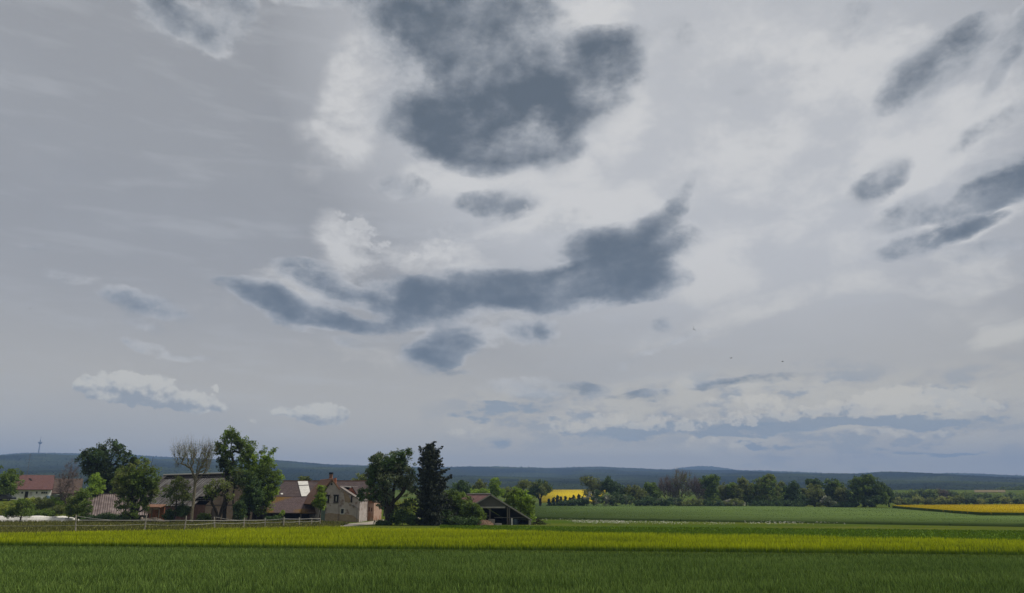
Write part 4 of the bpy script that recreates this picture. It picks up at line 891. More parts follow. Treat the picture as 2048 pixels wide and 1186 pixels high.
# ------------------------------------------------------------------ birds
m_bird = flat('dark_feathers', (0.018,0.018,0.02), scale=10)
def bird(px, py, d, span, rz, bank, flap, label):
    pr = [(-.5,.03,0),(-.30,.09,0),(-.05,.15,.0),(.14,.14,.01),(.26,.09,.03),(.34,.08,.03),(.44,.02,.01)]; V = []; Fq = []; n = 8
    for x, rad, z in pr:
        for i in range(n): t = 6.2832*i/n; V.append((x, rad*math.cos(t), z+rad*.9*math.sin(t)))
    for j in range(len(pr)-1):
        for i in range(n): Fq.append((j*n+i, j*n+(i+1)%n, (j+1)*n+(i+1)%n, (j+1)*n+i))
    Fq += [tuple(range(n-1,-1,-1)), tuple(range((len(pr)-1)*n, len(pr)*n))]
    b = MB().add(V, Fq)
    for s in (-1, 1):
        sec = [(.20,-.20,.05,0),(.25,-.20,.30,flap*.30),(.18,-.22,.62,flap*.52),(-.04,-.20,1.0,flap*.62)]
        W = []
        for le, te, y, z in sec: W += [(le,s*y,z+.012),(te,s*y,z+.004),(te,s*y,z-.004),(le,s*y,z-.012)]
        fs = [(4*q+i, 4*q+(i+1)%4, 4*q+4+(i+1)%4, 4*q+4+i) for q in range(3) for i in range(4)] + [(0,1,2,3),(15,14,13,12)]
        b.add(W, fs)
    b.add([(-.45,.02,.01),(-.45,-.02,.01),(-.78,-.13,.0),(-.70,0,.0),(-.78,.13,.0)], [(0,1,2,3,4)])
    o = b.build('bird', m_bird); o.location = P(px, py, d); o.rotation_euler = (bank, 0, rz); o.scale = (span/2,)*3
    tag(o, label, 'bird', 'birds in the sky'); return o
bird(1387,658,120,.85,R(80),R(65),.6,'largest bird, wings raised, high over the far hedgerow')
bird(1462,716,120,.8,R(20),R(5),.2,'small bird, left one of the low pair right of the wings-up bird')
bird(1565,723,120,.78,R(160),R(-8),.3,'small bird, right one of the low pair over the hedgerow')
bird(1410,585,190,.5,R(60),R(30),.5,'tiny bird just above the largest bird')
bird(1811,590,190,.46,R(30),R(10),.4,'tiny lone bird highest on the right side of the sky')
bird(60.5,617,140,.46,R(0),R(5),.3,'tiny lone bird at the far left of the sky')
bird(829,511,200,.46,R(20),R(20),.4,'tiny bird between the two big dark clouds')
# ------------------------------------------------------------------ vegetation
def leafmat(name, c, var=0.45, tr=0.45, scale=0.5, warm=None):
    c = tuple(a*(1.75 if name in ('oak_leaf','spruce_needle') else 2.3 if name == 'dark_leaf' else 2.15) for a in c)
    lo = tuple(a*(1-var) for a in c); hi = tuple(a*(1+var) for a in c); hi = warm or hi
    return surf(name, [(0.3,lo),(0.5,c),(0.72,hi)], scale=scale, detail=3, island=0.35, transl=tr, rough=0.6, spec=0.25)
LM = dict(
 oak=leafmat('oak_leaf',(0.030,0.046,0.012),tr=.25), dark=leafmat('dark_leaf',(0.033,0.055,0.016),tr=.25), mid=leafmat('mid_leaf',(0.072,0.104,0.018)), fresh=leafmat('fresh_leaf',(0.115,0.165,0.018)),
 bright=leafmat('bright_leaf',(0.12,0.175,0.02)), olive=leafmat('olive_leaf',(0.085,0.10,0.026)), grey=leafmat('grey_leaf',(0.075,0.09,0.045)), brown=leafmat('brown_bud',(0.092,0.104,0.03)),
 russet=leafmat('russet_bud',(0.07,0.06,0.045)), spruce=leafmat('spruce_needle',(0.027,0.033,0.021),tr=.08), pine=leafmat('pine_needle',(0.024,0.042,0.018),tr=.1),
 yellow=leafmat('yellow_leaf',(0.17,0.19,0.03)), blossom=leafmat('blossom',(0.18,0.18,0.14)), farm=leafmat('far_leaf',(0.085,0.11,0.03)), fard=leafmat('far_dark_leaf',(0.058,0.08,0.03)), faro=leafmat('far_olive_leaf',(0.13,0.14,0.035)))
BK = dict(olive=surf('olive_twig',[(0.3,(0.12,0.105,0.07)),(0.7,(0.21,0.185,0.125))],scale=3), dark=surf('dark_bark',[(0.3,(0.022,0.018,0.014)),(0.7,(0.05,0.042,0.033))],scale=3,stretch=(3,3,.5)), grey=surf('grey_bark',[(0.3,(0.12,0.105,0.085)),(0.7,(0.22,0.195,0.165))],scale=3,stretch=(3,3,.5)),
 red=surf('red_twig',[(0.3,(0.11,0.08,0.075)),(0.7,(0.18,0.135,0.125))],scale=3))
def tubes(A, B, ra, rb, n=5):
    A, B = np.asarray(A, float).reshape(-1,3), np.asarray(B, float).reshape(-1,3); m = len(A)
    d = B-A; d /= (np.linalg.norm(d, axis=1, keepdims=True)+1e-9)
    ref = np.where(np.abs(d[:, 2:3]) > .9, np.array([[1.,0,0]]), np.array([[0,0,1.]])); u = np.cross(d, ref); u /= np.linalg.norm(u, axis=1, keepdims=True)+1e-9; w = np.cross(d, u)
    V = []
    for c, r in ((A, ra), (B, rb)):
        for i in range(n):
            t = 2*math.pi*i/n; V.append(c + (u*math.cos(t)+w*math.sin(t))*np.asarray(r).reshape(-1,1))
    V = np.stack(V, 1).reshape(-1, 3); base = (np.arange(m)*2*n)[:, None]; Fq = []
    for i in range(n): Fq.append(base + np.array([[i,(i+1)%n,(i+1)%n+n,i+n]]))
    return V, np.concatenate(Fq)
def leaves(C, rad, per, size, r, flat_=1.0, droop=0.0):
    n = len(C)*per; c = np.repeat(C, per, 0); rr_ = np.repeat(rad, per)
    g = r.normal(0, 1, (n,3)); g /= np.linalg.norm(g, axis=1, keepdims=True); g *= (r.random((n,1))**.45)*rr_[:, None]; g[:, 2] *= flat_
    g[:, 2] -= droop*rr_*r.random(n)*1.2
    p = c+g; s = size*r.uniform(.55,1.45,(n,1))
    a = r.normal(0,1,(n,3)); a[:, 2] += droop*1.5; a /= np.linalg.norm(a, axis=1, keepdims=True); b = np.cross(a, r.normal(0,1,(n,3))); b /= np.linalg.norm(b, axis=1, keepdims=True)+1e-9
    V = np.stack([p-a*s, p+b*s*.55, p+a*s, p-b*s*.55], 1).reshape(-1,3)
    return V, (np.arange(n)*4)[:, None]+np.array([[0,1,2,3]])
seedn = [100]
def tree(name, label, cat, base, d, lobes, leaf='mid', bark='dark', K=120, per=42, ls=.17, rc=.75, tr=.22, gaps=.0, group=None, stems=None, twigs=0, droop=0., shell=.45, crown_name='crown', minr=.022, up_=.5, flat_=.8, depth=.85, dz=0, sag=.12, steep=0., twl=1.):
    """lobes: crown ellipses (px, py, rx, ry) as seen from the road; stems: polylines in pixels"""
    seedn[0] += 1; r = np.random.default_rng(seedn[0]); d = float(d)
    bx = X_(base, d); zb = gz(bx, d)+dz; k = d/1545.0; O = Vector((bx, d, zb))
    L3 = [(X_(cx,d)-bx, r.uniform(-.25,.25)*rx*k, Z_(cy,d)-zb, rx*k, ry*k) for cx, cy, rx, ry in lobes]
    wts = np.array([l[3]*l[4] for l in L3])**.9; wts /= wts.sum(); C = []
    while len(C) < K:
        i = r.choice(len(L3), p=wts); l = L3[i]; v = r.normal(0,1,3); v /= np.linalg.norm(v); q = r.random()**shell
        q = 1-(1-q)*1.0; p = np.array([l[0]+v[0]*l[3]*q*.95, l[1]+v[1]*l[3]*depth*q, l[2]+v[2]*l[4]*q*.95])
        if p[2] < .15: p[2] = r.uniform(.15,.5)
        if gaps and fbm(np.array([p[0]*1.3+seedn[0]]), np.array([p[2]*1.3+p[1]]), 1.8, 2)[0] < gaps: 
            if r.random() < .85: continue
        C.append(p)
    C = np.array(C)
    # skeleton
    if stems is None:
        top = max(l[2]+l[4]*.35 for l in L3); cxm = float(np.average([l[0] for l in L3], weights=wts)); low = min(l[2]-l[4] for l in L3)
        st = [[(0,0,0),(cxm*.1,0,max(low,top*.25)),(cxm*.6,0,top*.62),(cxm+r.uniform(-.3,.3),0,top*.9)]]
    else: st = [[(X_(px,d)-bx, (0 if i == 0 else r.uniform(-.3,.3)), (0 if i == 0 else Z_(py,d)-zb)) for i, (px,py) in enumerate(s)] for s in stems]
    nodes = []; par = []; fixed = []
    for s in st:
        s = [np.array(p, float) for p in s]; prev = -1
        for a, b in zip(s[:-1], s[1:]):
            m = max(2, int(np.linalg.norm(b-a)/.7))
            for t in range(m):
                p = a+(b-a)*t/m; p = p + r.normal(0,.05,3)*(t > 0); nodes.append(p); par.append(prev); prev = len(nodes)-1
        nodes.append(s[-1]); par.append(prev)
    nt_ = len(nodes); lowcr = min(l[2]-l[4] for l in L3)
    ctr = np.array([0, 0, max(.3, lowcr)]); order = np.argsort(np.linalg.norm((C-ctr)*np.array([1.2,1.2,.8]), axis=1)); tip = []
    NA = np.zeros((nt_+3*K, 3)); NA[:nt_] = nodes; ok = np.ones(nt_+3*K, bool); ok[:nt_] = NA[:nt_, 2] > max(.0, lowcr*.6-.1); cnt = nt_
    for ci in order:
        p = C[ci]; q = NA[:cnt]; dv_ = p-q; dist = np.linalg.norm(dv_, axis=1) + np.maximum(0, q[:, 2]-p[2]+.25)*up_*2; dist[~ok[:cnt]] += 50
        if steep: dist = dist + steep*np.maximum(0, np.linalg.norm(dv_[:, :2], axis=1)*1.1-dv_[:, 2])
        j = int(np.argmin(dist)); a = NA[j]; L_ = np.linalg.norm(p-a); prev = j
        m = 2 if L_ > .5 else 1
        for t in range(1, m+1):
            f = t/m; w = a+(p-a)*f; w[2] += (-sag*L_*math.sin(math.pi*f)); w[:2] += r.normal(0,.06*L_,2)*(t < m)
            NA[cnt] = w; par.append(prev); prev = cnt; cnt += 1
        tip.append(prev)
    par = np.array(par); cntc = np.zeros(cnt); cntc[tip] = 1
    for i in range(cnt-1, -1, -1):
        if par[i] >= 0: cntc[par[i]] += cntc[i]
    cntc = np.maximum(cntc, 1); rad = np.maximum(minr, tr*np.sqrt(cntc/max(cntc[0], K/len(st))))
    hgt = max(l[2]+l[4] for l in L3)
    e = np.where(par >= 0)[0]; ra = rad[par[e]]; ra = np.minimum(ra, rad[e]*1.35); flare = 1+.35*np.exp(-NA[par[e], 2]/.5)
    V, Fq = tubes(NA[par[e]]+np.array(O[:]), NA[e]+np.array(O[:]), ra*flare, rad[e])
    if twigs:
        n = K*twigs; c = np.repeat(C, twigs, 0); dr = c-np.array([0,0,hgt*.35]); dr /= np.linalg.norm(dr, axis=1, keepdims=True); dr = dr*.7+r.normal(0,.45,(n,3)); dr[:, 2] += .45+steep*.35; dr /= np.linalg.norm(dr, axis=1, keepdims=True)
        l_ = r.uniform(.5,1.3,(n,1))*rc*1.3*twl; s0 = c + r.normal(0,.12,(n,3)); V2, F2 = tubes(s0+np.array(O[:]), s0+dr*l_+np.array(O[:]), np.full(n,minr*.75), np.full(n,minr*.3), 3)
        F2 = F2+len(V); V = np.concatenate([V, V2]); Fq = np.concatenate([Fq, F2])
    t = empty(name, O, label=label, cat=cat, group=group)
    meshobj('trunk' if not name.endswith(('bush','shrub')) else 'stems', V, Fq, BK[bark], t)
    if per:
        mats = leaf if isinstance(leaf, (list,tuple)) else [leaf]
        lv, lf = leaves(C+np.array(O[:]), rc*r.uniform(.6,1.25,len(C)), per, ls, r, flat_, droop)
        lv[:, 2] = np.maximum(lv[:, 2], O.z+.02)
        mi = None
        if len(mats) > 1: mi = (np.repeat(fbm(C[:,0], C[:,2]+C[:,1], 1.6, 2) > .55, per)).astype(int)
        meshobj(crown_name if not name.endswith(('bush','shrub')) else 'foliage', lv, lf, [LM[m] for m in mats], t, mi)
    return t
def bush(label, base, d, lobes, leaf='mid', K=60, per=46, ls=.13, rc=.5, group=None, name='bush', cat='bush', **k):
    return tree(name, label, cat, base, d, lobes, leaf, K=K, per=per, ls=ls, rc=rc, tr=.05, group=group, stems=[[(base,0),(base,lobes[0][1])]], shell=.6, minr=.015, **k)
def spruce(name, label, base, d, prof, leaf='spruce', whorl=.42, nb=7, extra=(), ls=.16, group=None, clear=0., top=None, tr=.24, dens=1.0):
    """prof: (py, left px, right px) silhouette from top to bottom; extra: long odd boughs (px0, py0, px1, py1)"""
    seedn[0] += 1; r = np.random.default_rng(seedn[0]); d = float(d); bx = X_(base,d); zb = gz(bx,d); k = d/1545.0; O = np.array([bx,d,zb])
    zs_ = [Z_(p[0],d)-zb for p in prof][::-1]; lf_ = [p[1]*k for p in prof][::-1]; rt_ = [p[2]*k for p in prof][::-1]; H = zs_[-1]
    A = []; B = []; ra = []; rb = []; C = []; CR = []
    m = 24
    for i in range(m): z0, z1 = H*i/m, H*(i+1)/m; A.append((0,0,z0)); B.append((0,0,z1)); ra.append(tr*(1-i/m)+.03); rb.append(tr*(1-(i+1)/m)+.03)
    z = max(clear, zs_[0])
    while z < H*.985:
        for _ in range(nb):
            a = r.uniform(0, 6.283); ca = math.cos(a); lim = np.interp(z, zs_, rt_ if ca > 0 else lf_)
            l_ = lim*(.55+.45*abs(ca))*r.uniform(.6,1.22) if abs(ca) < .97 else lim*r.uniform(.7,1.25)
            zz = z+r.uniform(-.2,.2); e1 = np.array([ca*l_*.55, math.sin(a)*l_*.55, zz-.16*l_]); e2 = np.array([ca*l_, math.sin(a)*l_, zz-.16*l_+.10*l_+r.uniform(-.1,.15)])
            A += [(0,0,zz), tuple(e1)]; B += [tuple(e1), tuple(e2)]; ra += [.05,.035]; rb += [.035,.015]
            s = max(2, int(l_/.34*dens))
            for j in range(s): 
                f = (j+.8)/s; q = (np.array([0,0,zz])*(1-f*2)+e1*f*2) if f < .5 else e1*(2-2*f)+e2*(2*f-1)
                C.append(q+r.normal(0,.10,3)-np.array([0,0,.08])); CR.append(.30*(1.15-.45*f)+.06)
        z += whorl*r.uniform(.7,1.2)
    for x0, y0, x1, y1 in extra:
        a = np.array([X_(x0,d)-bx,0,Z_(y0,d)-zb]); b = np.array([X_(x1,d)-bx,r.uniform(-.4,.4),Z_(y1,d)-zb]); A.append(tuple(a)); B.append(tuple(b)); ra.append(.07); rb.append(.02); n = max(3,int(np.linalg.norm(b-a)/.22))
        for j in range(n): f = (j+1)/n; C.append(a+(b-a)*f+r.normal(0,.09,3)); CR.append(.42*(1.1-.7*f)+.05)
    V, Fq = tubes(np.array(A)+O, np.array(B)+O, np.array(ra), np.array(rb)); t = empty(name, Vector(O), label=label, cat='tree', group=group)
    meshobj('trunk', V, Fq, BK['dark'], t); lv, lf2 = leaves(np.array(C)+O, np.array(CR), 16, ls, r, .7, .25); lv[:, 2] = np.maximum(lv[:, 2], zb+.02)
    meshobj('crown', lv, lf2, LM[leaf], t); return t
T = tree
# ---- left side
T('garden_tree','round green tree cut off by the left edge before the white farmhouse','tree',2,188,[(0,955,30,26),(12,968,26,26),(-12,975,30,24),(18,950,14,14),(5,985,26,12)],'mid',K=170,rc=.8,ls=.2,tr=.25)
T('bare_tree','leafless brown twiggy tree between the brown roofed house and the dark oak','tree',132,176,[(128,962,22,34),(140,945,16,26),(118,985,14,18),(140,985,16,18)],'russet','red',K=170,per=5,ls=.09,rc=.7,twigs=9,tr=.16)
T('oak_tree','biggest dark round oak with gaps of sky, rising above the low barn','tree',212,168,[(185,925,38,34),(225,912,44,33),(205,900,40,22),(248,930,24,28),(195,955,42,28),(235,955,38,28),(168,922,20,20),(215,975,35,20),(262,920,10,13)],['oak','dark'],K=520,per=34,ls=.19,rc=.72,tr=.5,gaps=.43,stems=[[(212,0),(211,990),(208,960),(212,915)],[(212,0),(213,985),(232,955),(240,925)],[(211,0),(208,980),(190,955),(180,930)]])
T('maple_tree','small bright yellow green tree in front of the dark oak','tree',186,156,[(186,965,15,14),(184,956,9,9),(190,976,17,11),(182,985,18,9)],'bright',K=130,rc=.5,ls=.15,tr=.12)
T('willow_tree','yellow green feathery shrub tree at the left end of the low barn','tree',160,140,[(160,1003,24,24),(150,1018,20,18),(172,1018,18,20),(165,990,14,14),(142,1008,12,14)],['mid','olive'],K=190,rc=.5,ls=.13,tr=.1,gaps=.35,minr=.015)
T('walnut_tree','broad mid green tree hiding the right end of the low barn','tree',272,136,[(270,935,34,22),(258,960,36,30),(290,955,26,30),(250,985,28,26),(285,990,28,30),(270,1015,30,22),(240,960,18,22),(305,975,14,22)],['mid','olive'],K=430,per=36,ls=.16,rc=.62,tr=.3,gaps=.38,stems=[[(272,0),(272,1000),(275,965),(272,935)],[(272,0),(270,1010),(255,980)],[(274,0),(280,1005),(292,965),(296,912)]])
T('bare_tree','tall leafless grey tree fanning out over the ridge of the great barn','tree',387,133,[(385,918,30,30),(400,905,28,24),(370,905,26,20),(350,925,20,18),(345,905,16,12),(408,925,14,22)],'olive','olive',K=145,per=14,ls=.075,rc=.8,twigs=7,tr=.17,minr=.014,up_=.9,sag=-.02,steep=1.2,twl=1.7,stems=[[(388,0),(386.5,1000),(386,950),(389,915)],[(386.5,0),(386.5,1000),(384,960),(372,925)],[(386.5,0),(386.5,1000),(388,955),(402,915)]])
T('young_tree','small leafy tree in front of the corrugated roof, left of the leafless tree','tree',353,134,[(345,985,24,18),(362,975,18,14),(335,1000,14,12),(352,962,12,10),(372,995,12,10)],['olive','mid'],K=150,per=26,rc=.55,ls=.13,tr=.14,gaps=.42,stems=[[(353,0),(353,1010),(352,985)]])
T('cherry_tree','small crooked multi-stemmed tree before the shaded gable','tree',442,132,[(425,985,18,15),(448,975,16,14),(432,965,14,10),(415,975,8,10),(458,992,8,10)],['olive','mid'],K=130,per=18,rc=.55,ls=.12,tr=.2,gaps=.4,stems=[[(440,0),(437,1025),(425,1005),(420,985)],[(441,0),(443,1020),(450,1000),(452,978)],[(442,0),(447,1020),(458,1000)],[(437,0),(430,1015),(412,1000)]])
T('poplar_tree','tallest loose airy tree with sky between its leaves above the barns','tree',452,136,[(437,880,16,22),(452,872,15,20),(463,885,16,22),(428,900,12,18),(445,905,20,24),(470,905,18,20),(452,935,18,22),(438,925,12,12)],['mid','oak'],K=330,per=20,ls=.15,rc=.5,tr=.22,gaps=.46,minr=.02,stems=[[(449,0),(450,1000),(449,950),(452,880)],[(452,0),(453,1000),(452,950),(464,895)],[(449,0),(450,960),(437,885)]])
T('alder_tree','wide dark tree right of the tallest tree with bright lower leaves','tree',510,142,[(480,888,18,14),(490,898,24,18),(505,905,26,18),(525,915,20,16),(500,935,32,24),(530,945,24,28),(540,905,8,9),(478,920,16,18),(525,985,32,32),(548,960,14,26),(505,985,24,30),(520,1015,26,20),(542,990,14,22)],['mid','fresh'],K=560,per=36,ls=.16,rc=.6,tr=.3,gaps=.37,stems=[[(510,0),(508,990),(503,940),(498,905)],[(512,0),(515,990),(528,950),(535,915)]])
T('ivy_tree','dark ivy clad tree pressed against the right end of the shaded gable','tree',500,138,[(498,965,22,24),(505,995,24,26),(490,1015,14,18),(475,950,16,14)],['dark','mid'],K=230,per=40,ls=.15,rc=.6,tr=.2,gaps=.3)
T('ash_tree','slim dark trunk tree standing between the cherry and the ivy clad tree','tree',468,136,[(466,950,18,14),(475,965,16,14)],['oak','olive'],K=70,per=18,ls=.14,rc=.55,tr=.14,gaps=.35,stems=[[(470,0),(468,1010),(464,985),(468,950)]])
T('lime_tree','slim yellow green young tree in front of the grey farmhouse','tree',641,134,[(641,985,9,14),(638,975,6,8),(644,1000,10,12),(636,998,9,10),(643,1013,9,10),(630,1005,6,6)],['fresh','olive'],K=130,per=26,rc=.38,ls=.12,tr=.09,gaps=.3,stems=[[(641,0),(641,1005),(641,980)]])
T('sapling','thin staked sapling at the paddock fence before the open barn','sapling',567,119,[(567,1024,5,4),(564,1028,4,3)],'fresh',K=16,per=10,rc=.25,ls=.1,tr=.05)
T('pear_tree','big grey green tree with drooping twigs right of the farm track','tree',780,127,[(760,930,24,24),(785,925,26,26),(810,935,20,26),(745,950,20,24),(775,960,36,30),(812,965,26,32),(738,985,20,18),(765,995,26,20),(815,1000,18,16),(752,912,10,8),(740,915,8,7),(805,908,8,12),(815,902,6,8),(722,990,8,12)],['grey','dark'],K=620,per=36,ls=.14,rc=.55,tr=.42,gaps=.34,droop=.35,stems=[[(777,0),(776,1015),(770,985),(765,945)],[(783,0),(787,1010),(786,980),(795,935)],[(780,0),(782,1010),(805,985),(812,965)]])
spruce('spruce_tree','ragged almost black spruce with several tops right of the big grey green tree',858,126,[(886,3,3),(898,13,14),(920,20,21),(950,21,27),(980,23,32),(1005,25,42),(1030,27,50),(1047,24,44)],nb=12,whorl=.33,ls=.14,
  extra=((852,912,836,893),(846,908,834,899),(856,905,851,889),(862,905,866,882),(864,920,880,893),(866,930,881,917),(870,950,896,937),(868,945,890,941),(872,965,903,950),(872,968,900,955),(856,900,862,884),(848,940,835,935),(846,950,833,948),(846,958,836,960),(850,925,837,915),(872,975,890,972),(866,915,872,903)))
bs = [
 ('low dark round bush between the big grey green tree and the black spruce',806,125,[(800,1036,20,16),(820,1038,15,14)],'dark',120),
 ('dark undergrowth bush at the foot of the black spruce',880,126,[(878,1030,24,16),(895,1040,20,12),(865,1040,14,10)],'dark',130),
 ('tall green bush between the black spruce and the field shed',915,131,[(905,1000,24,22),(925,1010,26,26),(905,1030,26,20),(940,1030,22,20)],'mid',260),
 ('fresh green bush top spilling over the left corner of the field shed',945,126,[(945,1015,18,14),(955,1030,16,18),(935,1025,14,18)],'mid',150),
 ('low dark green bush in front of the bushes left of the earth heap',925,124,[(915,1042,26,9),(945,1044,16,8)],'dark',110),
 ('low clump of weeds beside the track under the big grey green tree',765,126,[(762,1047,10,4),(775,1048,8,4)],'dark',40)]
for l, b, d, lo, m, K in bs: bush(l, b, d, lo, m if m != 'mid' else ['mid','dark'], K=K)
T('hazel_tree','fresh green rounded tree directly right of the field shed','tree',1040,141,[(1040,995,22,18),(1055,1008,16,20),(1025,1000,18,16),(1050,1025,16,16),(1035,985,12,10),(1062,1030,7,14)],['fresh','mid'],K=260,per=38,ls=.15,rc=.55,tr=.15)
# ---- behind the farm
back = [
 ('tree','pale leafy tree top showing above the long barn roof','tree',607,230,[(607,958,11,7),(601,962,8,5)],'olive',50,.6),
 ('tree','dull green tree behind the farm at the left side of the big grey green tree','tree',722,210,[(720,965,20,18),(735,980,16,20),(712,975,12,14)],'olive',140,.8),
 ('tree','dark trunked tree in shadow behind the brick outbuilding','tree',752,178,[(748,995,14,14),(760,1005,16,14)],'dark',110,.7),
 ('tree','dark tree in the shadow left of the big trunk beyond the track','tree',769,182,[(768,1000,14,16),(775,990,12,12)],'dark',110,.7),
 ('shrub','yellow green shrub seen through the gap left of the black spruce','bush',800,190,[(798,1015,18,12),(820,1012,16,14)],'yellow',110,.6),
 ('pine_tree','dark pointed tree behind the bushes right of the black spruce','tree',925,240,[(923,975,18,12),(925,966,8,6),(940,982,14,8)],'dark',110,.9),
 ('tree','rusty twiggy tree behind the red roof end of the field shed','tree',960,250,[(960,972,14,12),(952,980,12,8)],'brown',80,.8),
 ('birch_tree','fresh green upright tree rising behind the ridge of the field shed','tree',990,240,[(990,968,11,13),(986,980,14,12),(998,985,12,10)],'fresh',120,.8),
 ('tree','olive shrub tree between the upright green tree and the hazel','tree',1012,245,[(1012,985,14,10),(1022,990,12,8)],'olive',80,.8),
 ('shrub','yellow green shrub left of the upright green tree behind the field shed','bush',968,225,[(966,984,14,6),(950,984,10,5)],'fresh',60,.7),
 ('tree','rusty shrub tree right behind the hazel near the rapeseed','tree',1052,300,[(1048,968,14,10),(1040,975,10,8)],'brown',70,1.0),
]
for nm, l, c, b, d, lo, m, K, rc in back: T(nm, l, c, b, d, lo, m, K=K, per=34, rc=rc, ls=.22, tr=.16, group=None)
T('apple_tree','dark olive spreading tree with leaning trunk left of the central rapeseed','tree',1080,330,[(1065,975,20,12),(1085,973,20,13),(1075,985,24,10),(1096,980,8,10)],['olive','dark'],K=200,per=36,rc=1.1,ls=.3,tr=.4,stems=[[(1080,0),(1079,998),(1070,985)],[(1081,0),(1082,995),(1090,980)]])
# ---- shrubs left garden
g = 'shrubs in the left garden'
for l, b, d, lo, m, K in [
 ('bright yellow green shrub cut off by the left edge above the white sheeting',12,160,[(10,1018,24,13),(-15,1015,20,14)],'yellow',120),
 ('yellow shrub second from the left edge in the garden',50,172,[(48,1008,20,12),(62,1004,16,9)],'yellow',100),
 ('olive shrub below the blue rain barrel',84,168,[(84,1008,20,13),(100,1012,14,11)],'olive',100),
 ('light green shrub below the covered wood stack',112,176,[(108,1003,14,9),(122,1008,12,8)],'fresh',70),
 ('rusty green low shrub at the right end of the left garden',122,158,[(120,1020,16,9),(104,1024,14,8)],'olive',80),
 ('low green hedge bush behind the middle of the white sheeting',76,150,[(76,1026,22,7),(98,1026,16,6)],'mid',90),
 ('dark round bush under the leafless brown tree',128,178,[(128,995,12,10),(136,1000,10,8)],'dark',80)]:
    bush(l, b, d, lo, m, K=K, group=g)
T('fruit_tree','small spreading orchard tree in front of the white sheeting','tree',45,136,[(45,1015,24,14),(30,1025,16,9),(58,1026,16,8),(45,1003,14,6)],['mid','olive'],K=130,per=26,rc=.5,ls=.13,tr=.12,gaps=.35,minr=.015,stems=[[(46,0),(46,1035),(45,1020)]])
bush('dark bushes under the eave of the low barn', 225, 138, [(215,1036,30,8),(250,1036,26,9),(190,1038,20,6)], 'dark', K=150, ls=.12)
bush('low leafy bush under the young tree at the great barn', 350, 135, [(345,1030,18,12),(368,1022,14,14)], 'dark', K=110)
bush('bush at the foot of the shaded gable near the crooked tree', 412, 136, [(412,1035,14,9)], 'mid', K=50)
bush('leafy bush before the shaded gable under the ivy clad tree', 482, 134, [(482,1025,14,16),(478,1012,10,10)], ['dark','mid'], K=90)
bush('weeds growing under the open eave of the long barn', 548, 140, [(545,1038,16,5),(560,1037,12,5)], 'dark', K=50)
